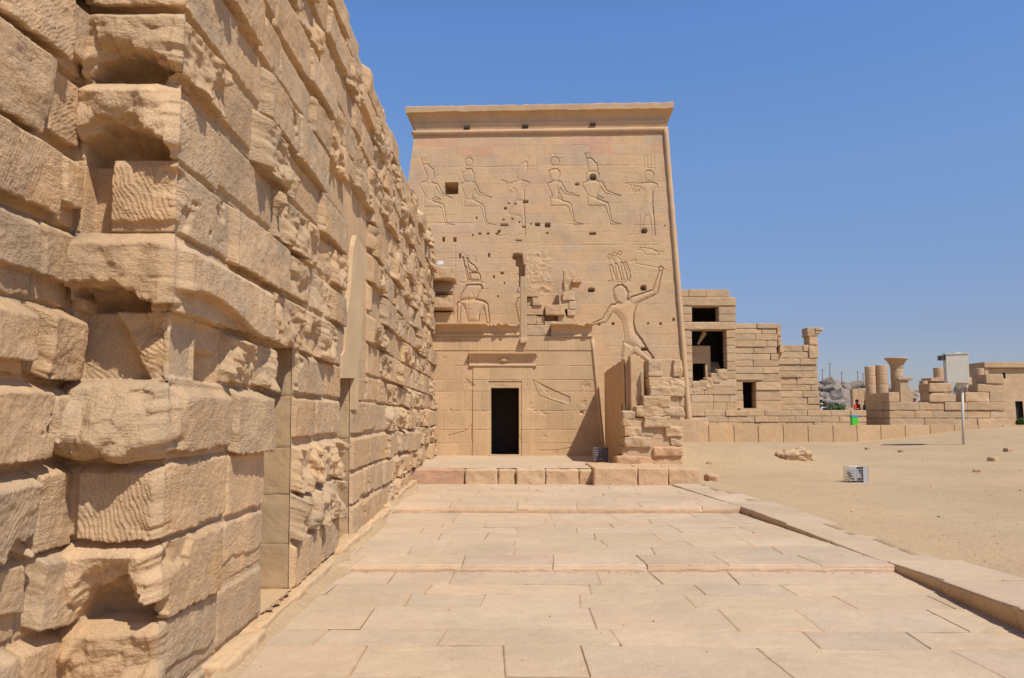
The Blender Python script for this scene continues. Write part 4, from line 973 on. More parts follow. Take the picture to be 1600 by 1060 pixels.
# ================================================================== SMALL GATE BUILDING (annex) before the tower
def annex():
    root = empty('gate_building', (0, YA, HP), 'low sandstone chapel front with a dark narrow doorway, built against the temple tower', 'temple building')
    A = lambda px, py: atY(px, py, YA)
    X0 = -3.6; XE = A(925, 540)[0]; XEb = A(943, 700)[0]
    zr = A(750, 526)[2]                                  # underside of the roof cornice
    dx0, dx1, dzt, dzb = A(767, 660)[0], A(811, 660)[0], A(790, 606)[2], HP + .01
    fx0, fx1, fzt = A(739, 600)[0], A(832, 600)[0], A(790, 572)[2]
    ix0, ix1, izt = A(763, 600)[0], A(815, 600)[0], A(790, 596)[2]
    r = random.Random(9)
    zc = [A(700, y)[2] for y in (716, 693, 672, 642, 612, 594, 572, 549, 526)]
    joints = []
    for i in range(len(zc) - 1):
        q = X0
        while q < 4: q += r.uniform(.55, 1.3); joints.append((i, q))
    crack = [np.array([A(x, y)[[0, 2]] for x, y in ln]) for ln in ([(832, 594), (856, 606), (890, 621), (890, 628)], [(832, 594), (842, 618), (880, 632)], [(840, 704), (872, 704), (890, 700), (925, 695)], [(700, 681), (730, 673), (736, 665), (736, 688)], [(732, 552), (732, 572)], [(695, 531), (718, 531), (718, 545)])]
    def Hf(U, Z):
        H = .010 * fbm(U * 1.3, Z * 1.3, 2, 4) + .003 * fbm(U * 12, Z * 12, 2, 3)
        T = np.ones(U.shape + (3,))
        for z0 in zc[1:-1]:
            d = np.abs(Z - z0 + .008 * fbm(U * 2, Z * 0 + z0, 1, 3)); H -= .014 * (1 - sstep(.004, .016, d)) * sstep(-.35, .1, fbm(U * 1.1, Z * 0 + z0 * 3, 4, 3))
        for i, q in joints:
            m = (Z > zc[i]) & (Z < zc[i + 1]); H -= .011 * (1 - sstep(.004, .014, np.abs(U - q + .006 * noise3(Z * 6, q, 0)))) * m
        ci = np.clip(np.searchsorted(zc, Z) - 1, 0, 9); bi = np.floor(U * 1.1 + ci * .37)
        T *= (1 + .055 * np.sin(ci * 5.3 + bi * 3.7))[..., None]
        grey = ((ci == 4) | (ci == 3)) * sstep(.05, .2, fbm(U * .8, Z * .8, 9, 3))
        T *= 1 - grey[..., None] * np.array([.10, .06, .02])
        for P in crack: H -= .022 * (1 - sstep(.004, .018, seg_dist(U, Z, P, False)))
        k = in_poly(U, Z, np.array([A(x, y)[[0, 2]] for x, y in [(842, 600), (856, 606), (890, 621), (890, 630), (860, 622)]])); H -= .02 * k
        # raised door frame
        m = (U > fx0) & (U < fx1) & (Z < fzt); H += .035 * m
        m = (U > ix0) & (U < ix1) & (Z < izt); H -= .030 * m
        c_ = A(909, 645)[[0, 2]]; d = np.hypot(U - c_[0], Z - c_[1]); H += -.05 * (1 - sstep(.05, .08, d))
        chip = sstep(.25, .4, fbm(U * 2.2, Z * 2.2, 61, 4)); H -= .02 * chip
        # fluted band under the cornice
        b = sstep(zc[-2] + .01, zc[-2] + .03, Z); H += .018 * b - .006 * b * (np.abs(((U / .13) % 1) - .5) < .06)
        # right end leans back towards the top
        return H, T
    us = np.concatenate([np.linspace(X0, dx0 - .011, 330), [dx0, dx0 + .001], np.linspace(dx0 + .1, dx1 - .1, 8), [dx1 - .001, dx1], np.linspace(dx1 + .011, XEb, 200)])
    zs = np.concatenate([np.arange(HP - .1, dzt, .013), [dzt - .001, dzt], np.arange(dzt + .011, zr + .02, .013)])
    hole = lambda u, z: ((u > dx0) & (u < dx1) & (z > dzb) & (z < dzt)) | (u > XE + (XEb - XE) * np.clip((zr - z) / (zr - HP), 0, 1))
    panel('front_wall', (0, YA, 0), (1, 0, 0), (0, 0, 1), (0, -1, 0), us, zs, Hf, M_dress, root, hole=hole)
    # doorway: lined recess and room behind, near-black to paint its shade
    d = MB(); D = .75
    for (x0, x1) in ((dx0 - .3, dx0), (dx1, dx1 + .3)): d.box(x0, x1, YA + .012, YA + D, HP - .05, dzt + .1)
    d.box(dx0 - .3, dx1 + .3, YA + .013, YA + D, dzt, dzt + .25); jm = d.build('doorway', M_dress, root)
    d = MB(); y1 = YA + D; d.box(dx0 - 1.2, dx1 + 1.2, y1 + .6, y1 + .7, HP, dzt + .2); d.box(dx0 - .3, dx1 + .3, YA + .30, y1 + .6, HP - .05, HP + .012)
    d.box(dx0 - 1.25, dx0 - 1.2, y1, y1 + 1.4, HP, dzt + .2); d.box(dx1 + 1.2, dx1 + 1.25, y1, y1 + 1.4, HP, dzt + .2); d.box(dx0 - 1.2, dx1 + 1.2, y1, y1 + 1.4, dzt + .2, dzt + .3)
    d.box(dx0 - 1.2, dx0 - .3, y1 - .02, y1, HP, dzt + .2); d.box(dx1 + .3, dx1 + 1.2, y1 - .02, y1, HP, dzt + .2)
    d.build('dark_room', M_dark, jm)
    d = MB(); rough_block(d, ((dx0 + dx1) / 2, YA - .02, HP - .005), (dx1 - dx0 + .12, .34, .07), r=.015, amp=.006, n=12); d.build('threshold', M_dress, jm)
    # cavetto over the door
    def cavetto(nm, x0, x1, z0, z1, out, brk, seed, mat=M_dress, y0=YA):
        us_ = np.linspace(x0, x1, max(40, int((x1 - x0) / .02))); prof = []
        h = z1 - z0
        prof += [(.03, z0 - .02)] + [(.03 + .045 * math.sin(q), z0 + .035 - .045 * math.cos(q)) for q in np.linspace(0, math.pi, 7)]
        for q in np.linspace(0, 1, 12): prof.append((.03 + out * (1 - math.cos(q * 1.5)) , z0 + .08 + (h - .15) * math.sin(q * 1.5)))
        prof += [(out + .03, z1 - .055), (out + .035, z1 - .01), (out, z1), (-.5, z1 + .004)]
        V = []
        br = sstep(.0, .25, fbm(us_ * 1.6, us_ * 0 + seed, 1.5, 4) + brk)                # broken lengths of the lip
        for j, (o_, z_) in enumerate(prof):
            k = max(0, (o_ - .06)) if o_ > 0 else 0
            oo = o_ - k * br * .6 + .012 * fbm(us_ * 4, z_ * 5, seed, 3)
            zz = z_ - (.045 * br * (j >= len(prof) - 4)) + .010 * fbm(us_ * 5, z_ * 5, seed + 9, 3) * (j > 6)
            V.append(np.stack([us_ , y0 - oo, zz], -1))
        V = np.array(V); nr, nc = V.shape[:2]; V = V.reshape(-1, 3)
        F = grid_faces(nr, nc).reshape(-1, 4).tolist()
        F += [tuple(j * nc for j in range(nr)), tuple(j * nc + nc - 1 for j in range(nr - 1, -1, -1))]
        return mesh_obj(nm, V, F, mat, root, False, np.ones((len(V), 3)))
    dc = cavetto('door_cornice', A(733, 560)[0], A(838, 560)[0], A(786, 573)[2], A(786, 551)[2], .17, -.28, 3)
    m = MB(); c = A(787, 563); rough_block(m, (c[0], YA - .07, c[2]), (.16, .08, .10), r=.04, amp=.006, n=8); rough_block(m, (c[0] - .12, YA - .06, c[2]), (.10, .05, .05), r=.02, n=6); rough_block(m, (c[0] + .12, YA - .06, c[2]), (.10, .05, .05), r=.02, n=6)
    m.build('winged_disc', M_dress, dc)
    zc0, zc1 = A(750, 525)[2], A(750, 506)[2]
    cavetto('roof_cornice', X0, A(812, 515)[0], zc0, zc1, .30, -.12, 12)
    cavetto('roof_cornice', A(861, 515)[0], A(925, 515)[0], A(890, 527)[2], A(890, 506)[2], .28, -.10, 22)
    # right end wall, corner roll, roof slab
    e = MB(); e.add([(XEb, YA, HP - .1), (XEb, YA + 1.8, HP - .1), (XE, YA + 1.8, zr), (XE, YA, zr)], [(0, 1, 2, 3)]); e.build('end_wall', M_dress, root)
    t = MB(); t.tube([(XE + (XEb - XE) * q + .015, YA - .01, zr - .1 + (HP - zr + .1) * q) for q in np.linspace(0, 1, 12)], .06, 10); t.build('corner_roll', M_dress, root, True)
    s = MB(); s.box(X0, A(812, 515)[0], YA + .05, YA + 1.9, zr - .2, zc1 - .03); s.box(A(861, 515)[0], XE - .03, YA + .05, YA + 1.9, zr - .2, zc1 - .03); s.box(A(811, 515)[0], A(862, 515)[0], YA + .3, YA + 1.9, zr - .2, A(830, 535)[2]); s.build('roof_slab', M_dress, root)
    # pilaster and broken masonry standing on the roof line
    p = MB(); a0 = A(813, 535); a1 = A(823, 432); rough_block(p, ((a0[0] + a1[0]) / 2, YA + .42, (a0[2] + a1[2]) / 2), (.23, .9, a1[2] - a0[2]), r=.02, amp=.008, n=16, freq=2); 
    rough_block(p, (A(818, 533)[0], YA - .05, A(818, 533)[2]), (.25, .3, .18), r=.05, amp=.03, n=8, freq=4); p.build('pilaster', M_dress, root)
    b = MB(); k = 5.714
    for (x0, y0, x1, y1, yo) in ((880, 330, 935, 395, .5), (930, 395, 1040, 470, .1), (935, 475, 985, 545, .2), (985, 480, 1070, 550, .05), (930, 552, 1085, 632, .12), (1085, 552, 1100, 632, .35), (1100, 545, 1275, 637, .0), (930, 640, 1020, 720, .1), (1020, 640, 1095, 720, .16),
                                 (1215, 640, 1372, 712, .12), (930, 725, 1152, 822, .08), (1225, 505, 1312, 582, .06), (1312, 510, 1370, 582, .02), (1255, 425, 1362, 505, .0), (1270, 360, 1338, 425, .05), (1265, 305, 1340, 360, .12), (1340, 312, 1422, 348, -.1), (1280, 190, 1388, 310, .9), (1300, 585, 1370, 640, .06), (1255, 590, 1275, 640, .1),
                                 (930, 825, 1000, 895, .14), (1000, 825, 1095, 895, .2), (1095, 690, 1215, 725, .1), (1100, 640, 1215, 692, .45)):
        p0 = A(660 + x0 / k, 380 + y1 / k); p1 = A(660 + x1 / k, 380 + y0 / k); dp = 1.1 - yo
        rough_block(b, ((p0[0] + p1[0]) / 2, YA + .15 + yo + dp / 2, (p0[2] + p1[2]) / 2), (p1[0] - p0[0] + .01, dp, p1[2] - p0[2] + .012), r=.03, amp=.018, n=12, freq=3.5, tint=stone_tint(.08))
    b.build('broken_masonry', M_block, root)
    # back wall strip rising right of the niche in the tower (smooth, recessed)
    b = MB(); p0 = A(843, 478); p1 = A(876, 455); b.box(p0[0], p1[0], YA + .95, YA + 1.3, p0[2] - .1, p1[2]); b.build('recess_back', M_dress, root)
    # stack of corbelled blocks at the left, remains of a cross wall
    c = MB()
    q0 = A(679, 434); q1 = A(711, 420)
    rough_block(c, ((q0[0] + q1[0]) / 2 - .15, YA + .55, (q0[2] + q1[2]) / 2 - .0), (q1[0] - q0[0] + .3, 1.3, .42), r=.04, amp=.025, n=14, freq=3)
    q0 = A(679, 466); q1 = A(706, 438); rough_block(c, ((q0[0] + q1[0]) / 2 - .15, YA + .95, (q0[2] + q1[2]) / 2), (q1[0] - q0[0] + .3, 1.1, .52), r=.03, amp=.02, n=12, freq=3, tilt=(-.42, 0))
    q0 = A(679, 484); q1 = A(707, 462); rough_block(c, ((q0[0] + q1[0]) / 2 - .15, YA + .72, (q0[2] + q1[2]) / 2), (q1[0] - q0[0] + .3, 1.0, .46), r=.03, amp=.03, n=12, freq=3, tilt=(-.15, 0))
    q0 = A(679, 506); q1 = A(706, 486); rough_block(c, ((q0[0] + q1[0]) / 2 - .15, YA + 1.05, (q0[2] + q1[2]) / 2), (q1[0] - q0[0] + .3, 1.0, .5), r=.03, amp=.02, n=12, freq=3)
    c.build('corbelled_blocks', M_block, root)
annex()
pw = MB(); q = atY(688, 411, YA + .3); pw.box(q[0] - .14, q[0] + .11, YA + .28, YA + .31, q[2] - .06, q[2] + .07); pw = pw.build('small_board', M_paper, None, loc=(q[0], YA + .3, q[2] - .06)); tag(pw, 'small white board standing on the corbelled blocks beside the falcon god relief', 'board')
pw = MB(); q = atY(771, 535, YA - .05); q = atY(833, 535, YA + .2); pw.box(q[0] - .3, q[0] + .22, YA + .10, YA + .45, q[2] - .02, q[2] + .05); pw = pw.build('flat_lamp', M_plate, None, loc=(q[0], YA + .2, q[2])); tag(pw, 'flat grey floodlight lying in the gap of the chapel roof cornice', 'floodlight')

# ================================================================== SPUR WALL (ruined side wall with relief)
YS = 21.4
def spur():
    root = empty('ruined_wall', (3.7, YS, .55), 'ruined spur wall of rough blocks with a carved shaded inner face, right of the chapel doorway', 'ruined wall')
    S = lambda px, py, Y=YS: atY(px, py, Y)
    XL = 3.17
    # inner face (relief) from the chapel to the broken end
    zt0 = atP(943, 584, np.array([XL, 0, 0]), np.array([1., 0, 0]))
    yn = 22.0
    ztop = lambda y: zt0[2] + .02 + .05 * (zt0[1] - y) * .5
    rel = []
    pX = lambda px, py: atP(px, py, np.array([XL, 0, 0]), np.array([1., 0, 0]))[[1, 2]]
    dr = [pX(967, 640), pX(973, 705)]
    def Hf(U, Z):
        H = .01 * fbm(U * 1.5, Z * 1.5, 3, 4) + .004 * fbm(U * 8, Z * 8, 1, 3); T = np.ones(U.shape + (3,))
        for z0 in np.arange(HP, 4, .47): H -= .012 * (1 - sstep(.004, .016, np.abs(Z - z0)))
        for c_, w_, h_ in ((23.3, .34, .5), (24.4, .3, 1.0), (25.6, .3, 1.0)):
            d = ((U - c_) / w_) ** 2 + ((Z - (2.2 if h_ < .9 else 2.0)) / h_) ** 2; H -= .05 * np.exp(-((d - 1) / .25) ** 2)
        H -= .06 * ((U < 22.75) & (U > 22.68)) * (Z > 1.2)
        return H, T
    us = np.arange(yn, YA, .03); zs = np.linspace(HP - .1, 3.62, 130)
    topf = lambda y: ztop(y) + .05 * fbm(y * 1.3, 2.2 + 0 * y, 0, 3)
    hole = lambda u, z: (z > topf(u)) | ((u > 22.15) & (u < 22.65) & (z > .8) & (z < 2.25))
    panel('inner_face', (XL, 0, 0), (0, 1, 0), (0, 0, 1), (-1, 0, 0), us, zs, Hf, M_dress, root, hole=hole)
    b = MB()
    # core of the wall
    yy = np.linspace(yn + .02, YA, 24); V = []
    for y in yy: V += [(XL + .03, y, .3), (XL + .03, y, float(topf(y)) - .03), (XL + .34, y, float(topf(y)) - .05), (XL + .34, y, .3)]
    F = [(i * 4 + k, i * 4 + (k + 1) % 4, i * 4 + 4 + (k + 1) % 4, i * 4 + 4 + k) for i in range(len(yy) - 1) for k in range(4)] + [(0, 1, 2, 3), (92, 95, 94, 93)]
    b.add(V, F); b.build('wall_core', M_dress, root)
    nb = MB(); nb.box(XL + .05, XL + .36, 22.1, 22.7, .8, 2.25); nb.build('niche_back', M_dark, root)  # near-black back paints the shade in the niche
    s2 = MB(); a = S(987, 640, 21.75); c_ = S(996, 566, 21.75); rough_block(s2, (3.45, 22.0, 2.1), (.30, .5, 3.0), r=.03, amp=.03, n=14, freq=2.5); s2.build('standing_slab', M_dress, root)
    # rear pier between slab and front pier, seen through the gap
    s3 = MB(); rough_block(s3, (3.75, 23.2, 1.9), (.9, .7, 2.7), r=.03, amp=.02, n=14, freq=2.5); rough_block(s3, (4.2, 24.8, 1.6), (.7, 2.6, 2.2), r=.04, amp=.03, n=12); s3.build('rear_pier', M_block, root)
    # front pier of rough blocks
    f = MB(); o = (860, 540); k = 4.4154
    B = [(678, 95, 772, 212, 0), (775, 95, 850, 212, -.05), (848, 100, 905, 215, .06), (680, 220, 822, 285, .0), (820, 222, 925, 290, .02), (690, 285, 925, 350, .05),
         (640, 350, 822, 428, .06), (800, 362, 930, 425, -.12), (592, 420, 780, 490, .04), (775, 425, 922, 488, .02), (503, 455, 585, 510, .0), (503, 500, 650, 560, -.04), (645, 492, 826, 565, .08), (826, 490, 897, 545, -.03),
         (512, 562, 585, 628, .02), (583, 565, 715, 628, -.02), (712, 565, 800, 630, -.05), (795, 562, 903, 630, .06), (512, 632, 690, 702, .05), (690, 630, 828, 702, -.04), (828, 632, 910, 695, .03),
         (498, 700, 715, 764, -.03), (712, 702, 910, 764, .04), (458, 766, 620, 830, .05), (620, 766, 765, 832, -.02), (765, 766, 908, 836, -.04)]
    for (x0, y0, x1, y1, pr) in B:
        p0 = S(o[0] + x0 / k, o[1] + y1 / k); p1 = S(o[0] + x1 / k, o[1] + y0 / k); dp = .75 + pr
        low = y0 > 690
        rough_block(f, ((p0[0] + p1[0]) / 2, YS - pr + dp / 2, (p0[2] + p1[2]) / 2), (p1[0] - p0[0] + .02, dp, p1[2] - p0[2] + .02), r=.045, amp=.03, n=18, freq=3.4, tint=stone_tint(.06) * (np.array([1.02, .95, .93]) if low else 1))
    f.build('front_pier', M_block, root)
    # backing so that no gap shows between the blocks
    c = MB(); q0, q1 = S(1014, 730), S(1062, 562); c.box(q0[0] + .05, q1[0] - .03, YS + .035, YS + .9, .5, q1[2] - .08); q0, q1 = S(978, 730), S(1060, 650); c.box(q0[0] + .05, q1[0] - .03, YS + .036, YS + .8, .5, q1[2] - .06); c.build('pier_core', M_block, root)
spur()
def spur_base():
    f = MB(); Yb = 19.62
    ed = [928, 997, 1045, 1094]
    for i in range(3):
        x0 = atY(ed[i], 745, Yb)[0]; x1 = atY(ed[i + 1], 745, Yb)[0]
        rough_block(f, ((x0 + x1) / 2, Yb + 1.15 + .02 * i, .33), (x1 - x0 - .008, 2.3, .60 - .02 * i), r=.035, amp=.02, n=22, freq=2.5, tint=np.array([1.02, .955, .92]) * (1 - .02 * i))
    o = f.build('block_base', M_pink, None, loc=(3.6, 20.5, .05)); tag(o, 'base of three pinkish stone blocks under the ruined spur wall', 'stone base')
    g_ = MB(); p = atZ(1100, 745, .28); rough_block(g_, (p[0], 20.6, .30), (.28, .5, .2), r=.06, amp=.04, n=10, freq=4); o = g_.build('broken_stone', M_block, None, loc=(p[0], 20.6, .25)); tag(o, 'broken stone stump in the sand at the right end of the pink base', 'stone')
spur_base()

# ================================================================== RUINS BEYOND THE SAND (right)
def block_rows(mb, rows, Y, r, depth=.8, Lr=(.8, 1.7), n=5, amp=.015, rad=.03, jit=.04, v=.12, openings=(), gap=.012):
    """rows: (z0,z1,x0,x1). blocks of random length, left out where an opening is"""
    for (z0, z1, x0, x1) in rows:
        spans = [(x0, x1)]
        for (ox0, ox1, oz0, oz1) in openings:
            if min(z1, oz1) - max(z0, oz0) > .35 * (z1 - z0):
                ns = []
                for (a, b) in spans:
                    if ox1 <= a or ox0 >= b: ns.append((a, b)); continue
                    if ox0 > a + .03: ns.append((a, ox0))
                    if ox1 < b - .03: ns.append((ox1, b))
                spans = ns
        for (a, b) in spans:
            x = a
            while x < b - .02:
                L = r.uniform(*Lr); nx = x + L
                if b - nx < Lr[0] * .5: nx = b
                nx = min(nx, b); pr = r.uniform(-jit, jit)
                rough_block(mb, ((x + nx) / 2, Y - pr + depth / 2, (z0 + z1) / 2), (nx - x - gap, depth, z1 - z0 - gap), r=rad, amp=amp, n=n, freq=2.2, tint=stone_tint(v, .02)); x = nx
def zs_from(pys, Y, px=1200): return [atY(px, p, Y)[2] for p in pys]
YT = 49.0; YL = 47.0; YB_ = 54.0
def far_ruins():
    r = random.Random(17)
    # ---- ledge of large smooth blocks and terrace wall with a flat top
    root = empty('ledge_wall', (18, YL, .4), 'long low ledge of large smooth blocks, half buried by sand at its right end', 'low wall')
    zl = atY(1200, 669.5, YL)[2]; mb = MB(); x = atY(1030, 680, YL)[0]; xe = atY(1600, 680, YL)[0] + 8
    while x < xe:
        L = 1.47 * r.uniform(.97, 1.03); rough_block(mb, (x + L / 2, YL + .5, zl / 2 - .05), (L - .03, 1.0, zl + .5 - .02), r=.02, amp=.006, n=6, freq=1.5, tint=stone_tint(.05) * np.array([1.06, 1.03, .97])); x += L
    mb.build('ledge_block', M_block, root)
    mb = MB(); x0 = atY(1030, 660, YL)[0]; xs_ = np.linspace(x0, xe, 60); V = []
    for q in np.linspace(YL + .95, YT + .3, 6):
        for xx in xs_: V.append((xx, q, zl - .012 + .02 * float(noise3(xx * .7, q, 3))))
    mb.add(V, grid_faces(6, 60).reshape(-1, 4).tolist()); mb.build('ledge_top', M_sand, root)
    root = empty('terrace_wall', (18, YT, 1.2), 'low three-course terrace wall of eroded blocks with a flat top, behind the green bin', 'terrace wall')
    mb = MB(); zz = zs_from((670, 660, 650.5, 641), YT); xa, xb = atY(1040, 650, YT)[0], atY(1354, 650, YT)[0]
    block_rows(mb, [(zz[0], zz[1], xa, xb), (zz[1], zz[2], xa + 1.3, xb), (zz[2], zz[3], xa + 1.1, xb)], YT, r, 1.0, (.8, 1.7), 7, .018, .03, .05, v=.07)
    p0 = atY(1066, 672, YT - .6); rough_block(mb, (p0[0] + .6, YT - .3, (zz[0] + zz[1]) / 2 + .1), (1.9, 1.4, zz[1] - zz[0] + .3), r=.05, amp=.03, n=8)
    mb.build('coursed_blocks', M_block, root)
    mb = MB(); mb.box(xa - 4, xb, YT + .9, YT + 14, 0, zz[3] - .04); mb.build('terrace_fill', M_sand, root)
    # ---- storeyed building with square windows
    Y = YB_; Q = lambda px, py: atY(px, py, Y)
    root = empty('storeyed_ruin', (Q(1105, 640)[0], Y, 1.6), 'roofless two-storey ruin with large dark square windows, just right of the temple tower', 'ruin')
    pz = [642, 629, 617, 605, 592, 579, 565, 552, 540, 528, 516, 503, 491, 479, 464, 452]; zz = zs_from(pz, Y, 1105)
    X = lambda px: Q(px, 560)[0]
    ops = [(X(1083), X(1125), zz[11] - .02, zz[13] + .02), (X(1082), X(1136), Q(1100, 586)[2], zz[10] + .02), (X(1082), X(1112), Q(1100, 606)[2], Q(1100, 569)[2])]
    mb = MB(); rows = []
    for i in range(len(zz) - 1):
        xr = 1150 if i < 11 else (1152 if i < 14 else 1143)
        rows.append((zz[i], zz[i + 1], X(1040), X(xr)))
    block_rows(mb, rows, Y, r, 1.0, (.9, 2.0), 7, .016, .03, .03, openings=ops)
    # stepped break below the lower windows
    for (a, b, c, d) in ((1083, 606, 1096, 596), (1096, 603, 1104, 594), (1104, 600, 1113, 590), (1112, 592, 1124, 583), (1122, 586, 1136, 577)):
        p, q = Q(a, b), Q(c, d); rough_block(mb, ((p[0] + q[0]) / 2, Y + .4, (p[2] + q[2]) / 2 - .15), (q[0] - p[0] + .1, .9, q[2] - p[2] + .3), r=.06, amp=.05, n=8)
    mb.build('wall', M_block, root)
    lt = MB()
    for (a, b, c, d) in ((1066, 478, 1150, 465), (1066, 515, 1150, 504)):
        p, q = Q(a, b), Q(c, d); rough_block(lt, ((p[0] + q[0]) / 2, Y + .47, (p[2] + q[2]) / 2), (q[0] - p[0], 1.05, q[2] - p[2]), r=.05, amp=.02, n=12)
    lt.build('lintel_beam', M_block, root)
    dk = MB(); dk.box(X(1070), X(1146), Y + 3.2, Y + 3.4, 1.6, zz[13]); dk.box(X(1142), X(1144), Y + 1, Y + 3.4, 1.6, zz[13]); dk.box(X(1070), X(1072), Y + 1, Y + 3.4, 1.6, zz[13]); dk.box(X(1070), X(1146), Y + .9, Y + 3.4, zz[13] + .02, zz[13] + .3); dk.build('dark_room', M_dark, root)  # near-black boxes paint the shade behind the windows
    # wall and stair seen inside the larger opening
    s = MB(); p, q = Q(1080, 552), Q(1117, 538); s.box(p[0], q[0], Y + 1.3, Y + 1.8, p[2], q[2]); p, q = Q(1080, 566), Q(1109, 552); s.box(p[0], q[0], Y + 1.25, Y + 1.8, p[2], q[2]); p, q = Q(1110, 600), Q(1117, 552); s.box(p[0], q[0], Y + 1.25, Y + 1.8, p[2], q[2])
    for i in range(6):
        p, q = Q(1117 , 586 - i * 4), Q(1137, 582 - i * 4); s.box(p[0], q[0], Y + 1.2 + i * .25, Y + 3.1, p[2] - .3, q[2])
    s.build('inner_wall', M_dress, root)
    bm = MB(); p, q = Q(1096, 536), Q(1107, 517); bm.tube([(p[0], Y + 1.0, p[2]), (q[0], Y + 1.2, q[2])], [.07, .2], 6); bm.build('fallen_beam', M_block, root)
    # ---- door building
    root = empty('doorway_ruin', (Q(1183, 640)[0], Y, 1.6), 'roofless block-built ruin with one narrow dark doorway and nine bare courses above it', 'ruin')
    pz = [641, 626, 610, 597, 584, 573, 563, 553, 542.5, 532, 522, 513.5, 505.5]; Yd = Y + .35; Qd = lambda px, py: atY(px, py, Yd); zz = zs_from(pz, Yd, 1180); X = lambda px: Qd(px, 570)[0]
    mb = MB(); rows = [(zz[i], zz[i + 1], X(1148), X(1216 if i > 4 else 1219) + r.uniform(-.06, .06)) for i in range(len(zz) - 1)]
    block_rows(mb, rows, Yd, r, 1.1, (.9, 2.3), 8, .018, .035, .05, openings=[(X(1160), X(1180), 0, zz[3] + .03)])
    mb.build('wall', M_block, root)
    d = MB(); x0, x1 = X(1160), X(1180); z1 = zz[3]
    d.box(x0 - .5, x0 - .02, Yd + .06, Yd + .5, 1.5, z1); d.box(x1 + .02, x1 + .5, Yd + .06, Yd + .5, 1.5, z1); d.build('door_jamb', M_dress, root)
    d = MB(); rough_block(d, ((x0 + x1) / 2 - .1, Yd + .3, (zz[3] + zz[4]) / 2 + .05), (x1 - x0 + 1.2, .72, .42), r=.03, amp=.01, n=10); d.build('lintel', M_block, root)
    d = MB(); d.box(x0 - .6, x1 + .6, Yd + 2.4, Yd + 2.5, 1.5, z1 + .4); d.box(x0 - .6, x0 - .5, Yd + .6, Yd + 2.5, 1.5, z1 + .4); d.box(x1 + .5, x1 + .6, Yd + .6, Yd + 2.5, 1.5, z1 + .4); d.box(x0 - .6, x1 + .6, Yd + .6, Yd + 2.5, z1 + .4, z1 + .5); d.build('dark_room', M_dark, root)  # room shade painted near-black behind the door
    d = MB(); d.box(x0 - .4, x1 + 1.5, Yd - .6, Yd + .2, 1.5, zz[0] + .12); d.build('door_step', M_block, root)
    # side return of that ruin, seen stepping back
    # ---- wall with a tall corner stub
    root = empty('corner_ruin', (Q(1248, 640)[0], Y + .8, 1.6), 'ruined block wall with a tall stub of cornice left standing at its right corner', 'ruin')
    Yw = Y + .9; Qw = lambda px, py: atY(px, py, Yw); pz = [641, 632, 621, 611, 601, 590.5, 580, 570, 560, 549.5, 539]; zz = zs_from(pz, Yw, 1250); X = lambda px: Qw(px, 580)[0]
    mb = MB(); rows = [(zz[i], zz[i + 1], X(1216), X(1279 - i * .25)) for i in range(len(zz) - 1)]
    block_rows(mb, rows, Yw, r, 1.1, (1.0, 2.6), 8, .02, .035, .05); mb.build('wall', M_block, root)
    s = MB()
    for (a, b, c, d_) in ((1264, 560, 1278, 540), (1264, 540, 1277, 526), (1261, 526, 1277, 512)):
        p, q = Qw(a, b), Qw(c, d_); rough_block(s, ((p[0] + q[0]) / 2, Yw + .45, (p[2] + q[2]) / 2), (q[0] - p[0], 1.1, q[2] - p[2]), r=.05, amp=.03, n=9)
    p = Qw(1279, 515); rough_block(s, (p[0], Yw + .4, p[2]), (.55, 1.2, .2), r=.05, amp=.03, n=8); rough_block(s, (p[0] - .12, Yw + .4, p[2] - .2), (.4, 1.1, .25), r=.05, amp=.03, n=8); s.build('corner_stub', M_block, root)
    s = MB()
    for i, (a, b, c, d_) in enumerate(((1216, 552, 1222, 541), (1213, 541, 1219, 528), (1212, 528, 1218, 507))):
        p, q = Qw(a, b), Qw(c, d_); rough_block(s, ((p[0] + q[0]) / 2, Yw + .2, (p[2] + q[2]) / 2), (q[0] - p[0], 1.1, q[2] - p[2]), r=.05, amp=.04, n=8)
    s.build('broken_edge', M_block, root)
    # ---- low temple wall with shaded left end
    Y = 48.6; Q = lambda px, py: atY(px, py, Y); X = lambda px: Q(px, 620)[0]
    root = empty('low_ruin', (X(1460), Y, 1.2), 'long low ruined wall with its shaded left end beside the green bin', 'ruin')
    pz = [670, 654, 641.5, 628.5, 613]; zz = zs_from(pz, Y, 1450)
    mb = MB(); ends = [1572, 1571, 1570.5, 1570.5]; starts = [1388, 1389, 1389, 1389]
    rows = [(zz[i], zz[i + 1], X(starts[i]), X(ends[i])) for i in range(3)] + [(zz[3], zz[4], X(1389), X(1406)), (zz[3], zz[4] - .12, X(1452), X(1493)), (zz[3], zz[4], X(1509), X(1547)), (zz[3], zz[4] + .1, X(1547), X(1570))]
    block_rows(mb, rows, Y, r, 1.0, (1.0, 2.3), 8, .02, .035, .05)
    zu = zs_from([613, 600, 585], Y, 1540)
    block_rows(mb, [(zu[0], zu[1], X(1529), X(1570.5)), (zu[1], zu[2], X(1542), X(1570))], Y, r, 1.1, (1.0, 2.2), 8, .02, .035, .05)
    mb.build('wall', M_block, root)
    e = MB(); xe = X(1388.5)
    for k, (za, zb) in enumerate(zip(zz[:-1], zz[1:])):
        for j in range(3): rough_block(e, (xe + .45, Y + 1.36 + j * .76, (za + zb) / 2 - (0 if k < 3 else .02)), (.9, .75, zb - za - .01), r=.02, amp=.01, n=7, tint=stone_tint(.06))
    e.build('end_wall', M_block, root)
    f = MB(); f.box(xe + .9, X(1560), Y + .9, Y + 3.2, .8, zz[3] - .05); f.build('fill', M_block, root)
    s = MB()
